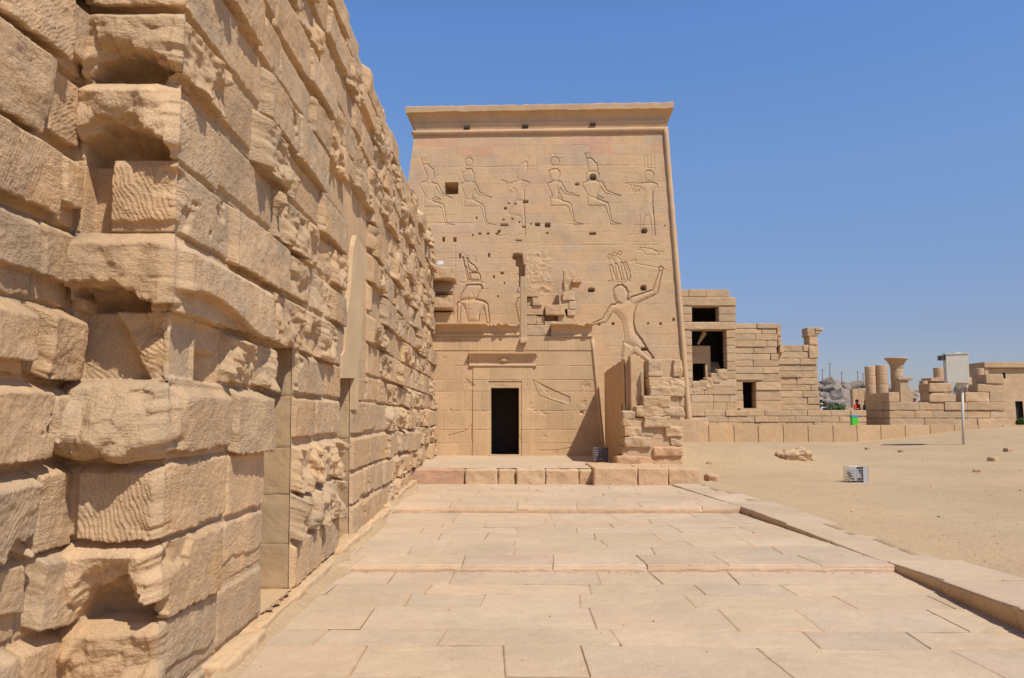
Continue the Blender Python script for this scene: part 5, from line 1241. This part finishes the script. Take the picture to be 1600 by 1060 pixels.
    for (a, b, c, d_, dp) in ((1453, 613, 1489, 599, 1.4), (1456, 627, 1476, 614, 1.2)):
        p, q = atY(a, b, Y + .6), atY(c, d_, Y + .6); rough_block(s, ((p[0] + q[0]) / 2, Y + .6 + dp / 2, (p[2] + q[2]) / 2), (q[0] - p[0], dp, q[2] - p[2]), r=.06, amp=.03, n=9, tilt=(0, .0))
    s.build('loose_top_block', M_block, root)
    # ---- building at the far right
    Y = 58.; Q = lambda px, py: atY(px, py, Y); X = lambda px: Q(px, 620)[0]
    root = empty('plain_temple', (X(1600), Y, 1.3), 'plain flat-roofed sandstone building with small square windows and a dark door, at the right edge', 'temple building')
    zt, zb = Q(1575, 574)[2], 1.0
    ops = [(X(1571), X(1575.5), Q(0, 591)[2], Q(0, 583)[2]), (X(1586.5), X(1598), 1.2, Q(0, 627)[2])]
    def Hf(U, Z):
        H = .02 * fbm(U * .6, Z * .6, 3, 4) + .008 * fbm(U * 4, Z * 4, 3, 3)
        for z0 in np.arange(1.2, 8, .5): H -= .012 * (1 - sstep(.01, .04, np.abs(Z - z0)))
        T = np.ones(U.shape + (3,)) * (1 + .06 * fbm(U * .5, Z * 1.1, 8, 4))[..., None]; return H, T
    xs_ = np.arange(X(1541), X(1600) + 9, .07); zs_ = np.arange(zb, zt, .07)
    hole = lambda u, z: np.any([(u > o[0]) & (u < o[1]) & (z > o[2]) & (z < o[3]) for o in ops], axis=0)
    panel('front_wall', (0, Y, 0), (1, 0, .0), (0, .03, 1), (0, -1, 0), xs_, zs_, Hf, M_block, root, hole=hole)
    c = MB(); c.box(X(1541) + .1, X(1600) + 9, Y + .35, Y + 2.1, zb, zt); c.build('opening_shade_core', M_dark, root)  # near-black core paints shade into the door and windows
    c = MB(); rough_block(c, ((X(1541) + X(1600) + 9) / 2, Y + 1.05, zt + .17), (X(1600) + 9 - X(1541) + .1, 2.3, .42), r=.03, amp=.015, n=24)
    c.build('parapet', M_block, root)
    c = MB(); xl = X(1541); c.box(xl, xl + .3, Y + .02, Y + 2.2, zb, zt); c.build('side_wall', M_block, root)
far_ruins()

# ---- columns behind the low ruin
def drums(name, label, cx, Y, pyt, pyb, wpx, joints, cap=None, group=None, slant=0):
    p = atY(cx, pyb, Y); R = wpx / 2 * Y / FPX; zt_ = atY(cx, pyt, Y)[2]; zb = 1.25
    root = empty(name, (p[0], Y, zb), label, 'column', group)
    zj = [zb] + [atY(cx, j, Y)[2] for j in joints] + [zt_]
    for i, (a, b) in enumerate(zip(zj[:-1], zj[1:])):
        m = MB(); t = stone_tint(.05)
        prof = [(R * .985, a + .003), (R, a + .03)] + [(R * (1 + .01 * math.sin(i * 2 + q * 5)), a + (b - a) * q) for q in np.linspace(.1, .9, 8)] + [(R, b - .03), (R * .98, b - .003)]
        m.lathe(p[0], Y, prof, 24, t, .02, i + cx); m.build('drum', M_block, root, True)
    if cap:
        zc_, Rc = atY(cx, cap[0], Y)[2], cap[1] / 2 * Y / FPX
        m = MB(); h = zc_ - zt_
        m.lathe(p[0], Y, [(R * .97, zt_), (R * 1.02, zt_ + .05 * h), (R * 1.05, zt_ + .25 * h), (R * 1.25, zt_ + .5 * h), (Rc * .8, zt_ + .72 * h), (Rc * .97, zt_ + .86 * h), (Rc, zt_ + .94 * h), (Rc * .98, zt_ + h)], 32, stone_tint(.04), .05, 3)
        m.build('capital', M_block, root, True)
    return root
YC_ = 52.6
drums('column', 'short plain column, left one of the close pair on the low ruin', 1362, YC_, 573, 640, 15.5, (601, 588))
drums('column', 'short plain column, right one of the close pair, slightly wider', 1379.5, YC_, 571, 640, 18, (601, 586))
drums('capital_column', 'tall column with a wide flared bell capital above the low ruin', 1404, YC_ + .6, 577, 640, 18, (590,), cap=(559.5, 34))
drums('column', 'thin column stump just left of the big fallen top block', 1445, YC_ + 1, 595.5, 640, 11.5, (606,))
drums('column', 'stout column stump behind the white box, standing on a slab', 1468, YC_ + 1.5, 575, 590, 17, ())
drums('column', 'column of two drums right of the white box pole, near the plain temple', 1533, YC_ + 1.8, 576, 640, 14, (587,))
drums('column', 'short broken column right behind the white box pole', 1513.5, YC_ + .8, 590, 640, 13, (605,))
def misc_ruins():
    Y = YC_ + 1.3; q = lambda px, py: atY(px, py, Y)
    m = MB(); p0, p1 = q(1447, 597), q(1476, 591); c = ((p0[0] + p1[0]) / 2, Y, (p0[2] + p1[2]) / 2)
    rough_block(m, c, (p1[0] - p0[0], 1.3, .26), r=.04, amp=.03, n=9); rough_block(m, (c[0] + .15, Y, c[2] - .28), (p1[0] - p0[0] - .45, 1.1, .36), r=.08, amp=.03, n=8); rough_block(m, (c[0] + .2, Y, (c[2] + .8) / 2), (p1[0] - p0[0] - .6, 1.0, c[2] - 1.2), r=.05, amp=.02, n=8)
    o = m.build('fallen_capital', M_block, None, loc=(c[0], Y, 1.25)); tag(o, 'flat broken capital carrying the stout column stump behind the white box', 'ruin block')
    Y2_ = YC_ - 1.5; m = MB(); q = lambda px, py: atY(px, py, Y2_); p0, p1 = q(1404.5, 640), q(1416, 594)
    rough_block(m, ((p0[0] + p1[0]) / 2, Y2_, (1.25 + p1[2]) / 2), (p1[0] - p0[0], .6, p1[2] - 1.25), r=.03, amp=.012, n=12); rough_block(m, ((p0[0] + p1[0]) / 2 + .05, Y2_, p1[2] + .06), (p1[0] - p0[0] + .35, .8, .18), r=.05, amp=.02, n=8)
    o = m.build('square_pillar', M_block, None, loc=((p0[0] + p1[0]) / 2, Y2_, 1.25)); tag(o, 'short square pillar with a small broken capital before the bell capital column', 'pillar')
    # three distant pillars between hills and the paired columns
    for i, (a, b, t, lab) in enumerate(((1331, 1339, 608, 'distant square pillar, leftmost of three behind the person in red'), (1340, 1347.5, 607, 'distant square pillar, middle one of three behind the two people'), (1348, 1356, 607, 'distant rounded pillar, rightmost of three beside the paired columns'))):
        Yp = 66.; p0, p1 = atY(a, 641, Yp), atY(b, t, Yp); m = MB()
        if i < 2: rough_block(m, ((p0[0] + p1[0]) / 2, Yp, (p1[2] + 1.2) / 2), (p1[0] - p0[0], .5, p1[2] - 1.2), r=.05, amp=.02, n=10)
        else: m.lathe((p0[0] + p1[0]) / 2, Yp, [((p1[0] - p0[0]) / 2 * (1 + .04 * math.sin(k * 2.3)), 1.2 + (p1[2] - 1.2) * k / 9) for k in range(10)], 14)
        o = m.build('distant_pillar', M_block, None, loc=((p0[0] + p1[0]) / 2, Yp, 1.2), smooth=(i == 2)); tag(o, lab, 'pillar', 'distant pillars behind the terrace')
    Yp = 62.; m = MB(); p0, p1 = atY(1314, 641, Yp), atY(1330, 637.5, Yp); rough_block(m, ((p0[0] + p1[0]) / 2, Yp, (p1[2] + 1.2) / 2), (p1[0] - p0[0], .8, p1[2] - 1.2), r=.05, amp=.03, n=8)
    o = m.build('distant_block', M_block, None, loc=((p0[0] + p1[0]) / 2, Yp, 1.2)); tag(o, 'low distant stone block left of the person in red', 'stone block')
    Yp = 60.
    for (a, b, t, lab) in ((1416.5, 1421, 606, 'short pale stump right of the square pillar'), (1421.5, 1427, 612, 'lower pale stump beside the taller one, above the low ruin')):
        m = MB(); p0, p1 = atY(a, 641, Yp), atY(b, t, Yp); rough_block(m, ((p0[0] + p1[0]) / 2, Yp, (p1[2] + 1.2) / 2), (p1[0] - p0[0], .4, p1[2] - 1.2), r=.08, amp=.03, n=8); o = m.build('stone_stump', M_block, None, loc=((p0[0] + p1[0]) / 2, Yp, 1.2)); tag(o, lab, 'stone stump')
misc_ruins()

# ================================================================== HILLS
def hills():
    r = random.Random(31); mb = MB()
    xs_ = np.linspace(-60, 260, 90); ys_ = np.linspace(225, 420, 40); X, Y = np.meshgrid(xs_, ys_)
    prof = np.interp(X / Y, [-.3, .2, .33, .40, .44, .47, .50, .58, .64, .8], [2, 5, 9.0, 9.8, 10, 9, 7.5, 8.2, 6, 5]) * (Y / 240)
    Z = 1 + prof * sstep(225, 262, Y) * .92 + 1.2 * fbm(X * .03, Y * .03, 3, 4)
    mb.add(np.stack([X, Y, Z], -1).reshape(-1, 3), grid_faces(*X.shape).reshape(-1, 4).tolist())
    for i in range(330):
        t = r.uniform(.36, .63); y = 226 + 40 * r.random() ** 1.0; x = t * y
        pz = float(np.interp(t, [-.3, .2, .33, .40, .44, .47, .50, .58, .64, .8], [2, 5, 9.0, 9.8, 10, 9, 7.5, 8.2, 6, 5])) * (y / 240)
        zb = 1 + pz * float(sstep(225, 262, y)) * .92
        s = r.uniform(1.0, 3.2) if r.random() < .75 else r.uniform(3, 5.5)
        v = r.uniform(.8, 1.12)
        rough_block(mb, (x, y, zb + .1 * s), (s * r.uniform(.6, 1.3), s, s * r.uniform(.7, 1.7)), r=s * .3, amp=s * .09, n=6, freq=.6 / s * 2, tint=np.array([v, v * r.uniform(.97, 1.01), v * r.uniform(.95, 1.04)]), rot=r.uniform(0, 3), tilt=(r.uniform(-.5, .5), r.uniform(-.5, .5)))
    o = mb.build('hills', M_granite); tag(o, 'grey granite boulder hills far behind the ruins', 'hills', kind='structure')
hills()
def poles():
    for (px, t, b, lab) in ((1285, 577, 594, 'short thin utility pole on the granite hill, leftmost of five'), (1296.5, 567, 592, 'tallest utility pole on the granite hill'), (1315, 581, 594, 'utility pole on the granite hill, third from the left'), (1340, 580, 597, 'utility pole on the granite hill, fourth from the left'), (1348.5, 583, 598, 'utility pole on the granite hill, nearest the paired columns')):
        Y = 262.; p0, p1 = atY(px, b, Y), atY(px, t, Y); root = empty('utility_pole', (p0[0], Y, p0[2] - 3), lab, 'utility pole', 'utility poles on the granite hill')
        m = MB(); m.tube([(p0[0], Y, p0[2] - 3), (p1[0], Y, p1[2])], [.16 if t > 570 else .22, .10], 8); m.build('post', M_pole_and_shade, root)
        m = MB(); m.box(p1[0] - .7, p1[0] + .7, Y - .06, Y + .06, p1[2] - .5, p1[2] - .38); m.build('crossarm', M_pole_and_shade, root)
poles()
def shrub(name, label, px0, px1, pyt, pyb, Y, nleaf, seed):
    r = random.Random(seed); p0, p1 = atY(px0, pyb, Y), atY(px1, pyt, Y); zb = 1.25
    root = empty(name, ((p0[0] + p1[0]) / 2, Y, zb), label, 'shrub')
    m = MB(); cx, hw, h = (p0[0] + p1[0]) / 2, (p1[0] - p0[0]) / 2, p1[2] - zb
    cl = [(r.uniform(-.75, .75) * hw, r.uniform(-.5, .5) * hw, r.uniform(.35, .85) * h, r.uniform(.25, .5)) for _ in range(12)]
    for i in range(nleaf):
        c = r.choice(cl); d = np.array([r.gauss(0, 1), r.gauss(0, 1), r.gauss(0, 1)]); d /= np.linalg.norm(d); R = c[3] * min(hw, h) * (.6 + .5 * r.random())
        p = np.array([cx + c[0], Y + c[1], zb + c[2]]) + d * R
        a = np.array([r.gauss(0, 1), r.gauss(0, 1), r.gauss(0, 1)]); a /= np.linalg.norm(a); b = np.cross(a, d); b /= max(np.linalg.norm(b), 1e-6); s = r.uniform(.05, .11); t = r.uniform(.6, 1.4)
        m.add([p - a * s * 2, p + b * s, p + a * s * 2, p - b * s], [(0, 1, 2, 3)], (t, t, t))
    m.build('crown', M_leaf, root)
    m = MB()
    for k in range(5): m.tube([(cx + .1 * k - .2, Y, zb - .1), (cx + (k - 2) * .3 * hw, Y + r.uniform(-.3, .3), zb + h * .6)], [.05, .02], 6)
    m.build('trunk', M_bark, root)
shrub('shrub', 'low round green shrub on the terrace in front of the granite hill', 1290, 1315, 629, 641, 60, 2600, 2)
shrub('shrub', 'taller green shrub close against the corner ruin', 1278, 1288, 622, 641, 63, 1500, 5)
shrub('shrub', 'small dark shrub at the foot of the plain temple door', 1590, 1602, 656, 664, 57, 900, 8)

# ================================================================== OBJECTS ON THE SAND
def white_box():
    b = ground_hit(1505, 695); Y = b[1]; q = lambda px, py, yy=Y: atY(px, py, yy)
    root = empty('equipment_box_on_pole', tuple(b), 'tall off-white metal box mounted on a single thin pole in the sand', 'equipment box')
    m = MB(); top = q(1503.5, 604); m.tube([b - np.array([0, 0, .3]), (top[0], Y, top[2])], .058 * Y / 40 * 1.05, 14); m.build('pole', M_white, root, True)
    x0, x1 = q(1475.5, 575)[0], q(1506, 575)[0]; z0, z1 = q(1490, 598)[2], q(1490, 554)[2]; dp = x1 - x0; sh = .12
    m = MB(); x2 = q(1513.5, 575)[0]
    V = [(x0, Y - .2, z0), (x1, Y - .45, z0 - .04), (x1, Y - .45, z1 - .0), (x0, Y - .2, z1 - .03), (x0 + .25, Y + .55, z0 + .02), (x2, Y + .35, z0), (x2, Y + .35, z1 + .02), (x0 + .25, Y + .55, z1 + .03)]
    m.add(V, [(0, 1, 2, 3), (1, 5, 6, 2), (4, 7, 6, 5), (0, 3, 7, 4), (3, 2, 6, 7), (0, 4, 5, 1)]); hs = m.build('housing', M_white, root)
    m = MB(); m.add([(x0 - .02, Y - .23, z1 - .03), (x1 + .02, Y - .49, z1), (x2 + .02, Y + .37, z1 + .02), (x0 + .23, Y + .58, z1 + .035), (x0 - .02, Y - .23, z1 + .02), (x1 + .02, Y - .49, z1 + .05), (x2 + .02, Y + .37, z1 + .07), (x0 + .23, Y + .58, z1 + .085)], [(0, 1, 5, 4), (1, 2, 6, 5), (2, 3, 7, 6), (3, 0, 4, 7), (4, 5, 6, 7), (0, 3, 2, 1)]); m.build('lid', M_white, hs)
    m = MB(); m.box(x0 - .16, x0 + .02, Y - .12, Y + .3, z1 - .30, z1 - .06); m.build('side_lamp', M_lampb, hs)
    m = MB(); m.tube([(x1 - .2, Y, z1), (x1 - .2, Y, z1 + .16)], .03, 8); m.box(x1 - .45, x1 - .12, Y - .04, Y + .04, z1 + .05, z1 + .1); m.build('lifting_hook', M_white, hs)
    m = MB(); m.box(top[0] - .2, top[0] + .2, Y - .2, Y + .2, top[2] - .05, z0 + .02); m.build('bracket', M_white, root)
white_box()
def cage(name, label, base, wd, h, dp, yaw=0.0, mat=None):
    M_plate = mat or globals()['M_plate']
    root = empty(name, tuple(base), label, 'floodlight'); c, s_ = math.cos(yaw), math.sin(yaw)
    T = lambda x, y, z: (base[0] + x * c - y * s_, base[1] + x * s_ + y * c, base[2] + z)
    m = MB(); rw = .0042
    nx = 6
    def bar(a, b, r_=rw): m.tube([T(*a), T(*b)], r_, 5)
    for i in range(nx + 1):
        x = -wd / 2 + wd * .72 * i / nx
        bar((x, -dp / 2, 0), (x, -dp / 2, h)); bar((x, dp / 2, 0), (x, dp / 2, h)); 
        bar((x, -dp / 2, h), (x, dp / 2, h))
    for j in range(7):
        z = h * j / 6
        bar((-wd / 2, -dp / 2, z), (wd * .22, -dp / 2, z)); bar((-wd / 2, dp / 2, z), (wd * .22, dp / 2, z)); bar((-wd / 2, -dp / 2, z), (-wd / 2, dp / 2, z))
    for k in range(6): bar((-wd / 2, -dp / 2 + dp * k / 5, 0), (-wd / 2, -dp / 2 + dp * k / 5, h)); bar((-wd / 2, -dp / 2 + dp * k / 5, h), (wd * .22, -dp / 2 + dp * k / 5, h))
    m.build('cage', M_steel, root)
    m = MB()
    def bx(x0, x1, y0, y1, z0, z1):
        P = [T(x, y, z) for x in (x0, x1) for y in (y0, y1) for z in (z0, z1)]
        m.add(P, [(0, 1, 3, 2), (4, 6, 7, 5), (0, 4, 5, 1), (2, 3, 7, 6), (0, 2, 6, 4), (1, 5, 7, 3)])
    bx(wd * .22, wd / 2, -dp / 2, -dp / 2 + .012, 0, h); bx(wd * .22, wd / 2, dp / 2 - .012, dp / 2, 0, h); bx(wd / 2 - .012, wd / 2, -dp / 2, dp / 2, 0, h); bx(wd * .22, wd / 2, -dp / 2, dp / 2, h - .01, h)
    m.build('side_plate', M_plate, root)
    m = MB(); q = [T(-wd * .12 + .09 * a - .05 * b, y, h * .52 + .10 * b + .04 * a) for a in (-1, 1) for y in (-.12, .12) for b in (-1, 1)]
    m.add(q, [(0, 1, 3, 2), (4, 6, 7, 5), (0, 4, 5, 1), (2, 3, 7, 6), (0, 2, 6, 4), (1, 5, 7, 3)]); lp = m.build('lamp', M_plate, root)
    m = MB(); m.tube([T(-wd * .15, 0, 0), T(-wd * .15, 0, h * .4)], .02, 8); m.tube([T(-wd * .3, -.1, .02), T(.05, .1, .02)], .02, 8); m.build('bracket', M_lampb, lp)
g_ = ground_hit(1338, 754)
cage('caged_floodlight', 'floodlight inside a wire mesh cage standing out on the open sand', g_, 30 * g_[1] / FPX, 24.5 * g_[1] / FPX, .32, yaw=.08)
p_ = atZ(938, 722, HP + .01)
cage('caged_floodlight', 'floodlight inside a mesh cage in the shade of the ruined spur wall', p_, 22 * p_[1] / FPX, 21.5 * p_[1] / FPX, .3, mat=M_pole_and_shade)  # darker plate and lamp colour paints the spur wall's shade
def bin_():
    Y = 47.75; b = atY(1335, 668.5, Y); R = 4.9 * Y / FPX; h = 20 * Y / FPX; zl = atY(1200, 669.5, 47.0)[2]
    b[2] = zl; root = empty('litter_bin', tuple(b), 'bright green litter bin with a blue rim standing on the ledge', 'litter bin')
    def taper(m, w0, w1, z0, z1):
        V = [(b[0] + sx * w, Y + sy * w, z) for z, w in ((z0, w0), (z1, w1)) for sx, sy in ((-1, -1), (-.9, -1), (.9, -1), (1, -.9), (1, .9), (.9, 1), (-.9, 1), (-1, .9))]
        m.add(V, [(i, (i + 1) % 8, 8 + (i + 1) % 8, 8 + i) for i in range(8)] + [tuple(range(7, -1, -1)), tuple(range(8, 16))])
    m = MB(); taper(m, R * .82, R * .97, zl, zl + h * .85); m.build('body', M_green, root)
    m = MB(); taper(m, R * 1.04, R * 1.06, zl + h * .85, zl + h); m.build('rim', M_blue, root)
bin_()

def rocks():
    m = MB(); p = ground_hit(1243, 719)
    rough_block(m, (p[0] + .05, p[1] + .25, p[2] + .10), (1.0, .7, .36), r=.15, amp=.12, n=22, freq=2.6, tint=(1.0, .99, .98), rot=.2, tilt=(.1, -.12)); o = m.build('rock', M_block, None, loc=tuple(p)); tag(o, 'largest pale rock lying on the sand, before the ledge', 'rock')
    for (px, py, s, lab) in ((1269, 720, .16, 'small upright stone right beside the largest rock'), (1527, 738, .17, 'dark fist-sized stone on the sand right of the pole'), (1408, 707, .18, 'dark stone on the sand below the shadow of the box'), (1356, 703, .2, 'small tuft-like stone left of the box shadow'), (1552, 721, .28, 'pale flat stone on the sand at the far right'), (1576, 706, .3, 'grey broken stone near the right edge'), (1109, 725, .14, 'little stone on the sand just right of the pink base')):
        m = MB(); p = ground_hit(px, py); rough_block(m, (p[0], p[1], p[2] + s * .2), (s * 1.3, s, s * .7), r=s * .3, amp=s * .14, n=9, freq=2 / s * .5, rot=px * .3, tint=stone_tint(.12) * .9); o = m.build('stone', M_block, None, loc=tuple(p)); tag(o, lab, 'stone')
    r = random.Random(77); m = MB()
    for i in range(1300):
        y = 6 + 40 * r.random() ** 1.3; x = kerb_x(y) + 1.1 + (r.random() ** .8) * (.75 * y - 2)
        z = float(sand_z(x, y)); s = r.uniform(.008, .024) if r.random() < .95 else r.uniform(.03, .06)
        rough_block(m, (x, y, z + s * .15), (s * r.uniform(.8, 1.6), s, s * .6), r=s * .25, amp=s * .1, n=2, rot=r.uniform(0, 3), tint=stone_tint(.25))
    for i in range(220):
        y = r.choice([r.uniform(5, 19), Y1 - .04 - abs(r.gauss(0, .06)), Y2 - .04 - abs(r.gauss(0, .06))]); lev = 0 if y < Y1 else (H1 if y < Y2 else H2); x = r.uniform(-2.2, kerb_x(y) - .1); s = r.uniform(.006, .016)
        zz = lev - (.012 * max(0, Y1 - y) * float(sstep(0, 4, x)) if y < Y1 else 0)
        rough_block(m, (x, y, zz + s * .3), (s * 1.3, s, s * .7), r=s * .25, amp=0, n=2, rot=r.uniform(0, 3), tint=stone_tint(.25))
    o = m.build('gravel', M_block); tag(o, 'scattered gravel and pebbles on the sand and paving', 'gravel', kind='stuff')
rocks()

# ================================================================== PEOPLE on the terrace
def person(label, px, py_head, Y, shirt, legs, hair, hairc, yaw=0.0, arm='fold', zb=1.26):
    hp = atY(px, py_head, Y); Ht = hp[2] - zb; x, y = hp[0], Y; k = Ht / 1.72
    root = empty('person', (x, y, zb), label, 'person'); c, s_ = math.cos(yaw), math.sin(yaw)
    P = lambda a, b, z: (x + (a * c - b * s_) * k, y + (a * s_ + b * c) * k, zb + z * k)
    ver = []; edg = []; rad = []
    def chain(start, pts):
        prev = start
        for (q, r_) in pts:
            ver.append(P(*q)); rad.append(r_ * k * 1.3); i = len(ver) - 1
            if prev is not None: edg.append((prev, i))
            prev = i
        return prev
    pel = chain(None, [((0, 0, .95), .15)])
    ch = chain(pel, [((0, .0, 1.12), .135), ((0, -.01, 1.30), .155)])
    nk = chain(ch, [((0, 0, 1.44), .075), ((0, -.02, 1.50), .055), ((0, -.03, 1.57), .085), ((0, -.025, 1.65), .09)])
    for sd in (-1, 1):
        if arm == 'fold': a = [((.17 * sd, 0, 1.38), .07), ((.25 * sd, -.02, 1.12), .05), ((.10 * sd, -.24, 1.12), .037), ((.02 * sd, -.27, 1.14), .034)]
        else: a = [((.17 * sd, 0, 1.38), .07), ((.24 * sd, .02, 1.10), .05), ((.24 * sd, -.08, .86), .037), ((.23 * sd, -.11, .77), .034)]
        chain(ch, a)
        chain(pel, [((.10 * sd, 0, .86), .10), ((.11 * sd, -.02, .48), .07), ((.11 * sd, .01, .09), .048), ((.12 * sd, -.13, .04), .04)])
    me = bpy.data.meshes.new('person_skeleton'); me.from_pydata(ver, edg, []); ob = bpy.data.objects.new('person_skeleton', me); col.objects.link(ob)
    sk = ob.modifiers.new('skin', 'SKIN'); sk.use_smooth_shade = True
    for i, v in enumerate(me.skin_vertices[0].data): v.radius = (rad[i], rad[i]); v.use_root = (i == 0)
    sb = ob.modifiers.new('sub', 'SUBSURF'); sb.levels = 1
    dg = bpy.context.evaluated_depsgraph_get(); ev = ob.evaluated_get(dg); em = ev.to_mesh()
    V = np.array([v.co[:] for v in em.vertices]); F = [tuple(p.vertices) for p in em.polygons]; ev.to_mesh_clear(); bpy.data.objects.remove(ob)
    o = mesh_obj('body', V, F, [M_skin, shirt, legs], root, True)
    for p in o.data.polygons:
        cz = (p.center[2]) / k; rr = math.hypot(p.center[0], p.center[1]) / k
        p.material_index = 0 if (cz > 1.47 or (arm == 'fold' and rr > .225 and cz < 1.2 and cz > 1.05)) else (1 if cz > .92 else 2)
    m = MB(); cz = zb + 1.655 * k
    U, F = cube_grid(8); N = U / np.linalg.norm(U, axis=1)[:, None]
    sel = [f for f in F if N[list(f)].mean(0)[2] > (-.35 if hair != 'cap' else .1) and not (N[list(f)].mean(0)[1] < -.45 and N[list(f)].mean(0)[2] < .35)]
    lx, ly = P(0, -.02, 0)[:2]
    W = np.stack([N[:, 0] * .105, N[:, 1] * .118, N[:, 2] * .125], 1) * k; W = np.stack([W[:, 0] * c - W[:, 1] * s_, W[:, 0] * s_ + W[:, 1] * c, W[:, 2]], 1)
    m.add(W + np.array([lx, ly, cz]), sel)
    if hair in ('cap', 'hat'):
        R = .15 if hair == 'cap' else .2; off = -.08 if hair == 'cap' else 0; q = P(0, off - .02, 1.665); m.lathe(q[0], q[1], [(R * k, q[2]), (R * k, q[2] + .015 * k)], 16)
    m.build('hair' if hair == 'hair' else hair, hairc, root, True)
    # face
    for sd in (-1, 1):
        m = MB(); q = P(.033 * sd, -.112, 1.63); m.lathe(q[0], q[1], [(.006 * k, q[2] - .01 * k), (.012 * k, q[2]), (.006 * k, q[2] + .01 * k)], 8); m.build('eye', M_lampb, o)
    m = MB(); q = P(0, -.125, 1.60); rough_block(m, q, (.03 * k, .04 * k, .05 * k), r=.012 * k, amp=0, n=4, rot=yaw); m.build('nose', M_skin, o)
red = cloth('red_cloth', (.75, .035, .02)); greyc = cloth('grey_cloth', (.16, .17, .20)); darkc = cloth('dark_cloth', (.02, .022, .028)); wht = cloth('white_cloth', (.62, .62, .60)); pinkc = cloth('magenta_cloth', (.32, .03, .16)); palehat = cloth('pale_green_cloth', (.42, .45, .36)); jean = cloth('blue_cloth', (.06, .08, .14)); brownh = cloth('brown_hair', (.14, .055, .025)); blackh = cloth('black_hair', (.015, .013, .012)); redcap = cloth('dark_red_cloth', (.25, .02, .025))
person('person in a bright red top with folded arms on the terrace', 1338.5, 625.5, 53.2, red, jean, 'hair', brownh, yaw=.5)
person('person in grey with a dark red cap beside the one in red', 1351.5, 627, 53.4, greyc, jean, 'cap', redcap, yaw=.7, arm='down')
person('person in dark clothes with bare dark hair by the shrub', 1290.5, 632, 54.4, darkc, darkc, 'hair', blackh, yaw=2.4)
person('person wearing a white hat at the corner ruin', 1283.5, 631, 56.6, wht, darkc, 'hat', wht, yaw=-.6, arm='down')
person('person with a pale green hat and magenta top looking over the low ruin', 1428.5, 621.5, 52.4, pinkc, jean, 'hat', palehat, yaw=1.2, arm='down', zb=1.62)
person('dark haired person mostly hidden behind the low ruin, left of the box pole', 1497.5, 621, 52.6, darkc, darkc, 'hair', blackh, yaw=2.8, arm='down', zb=1.62)
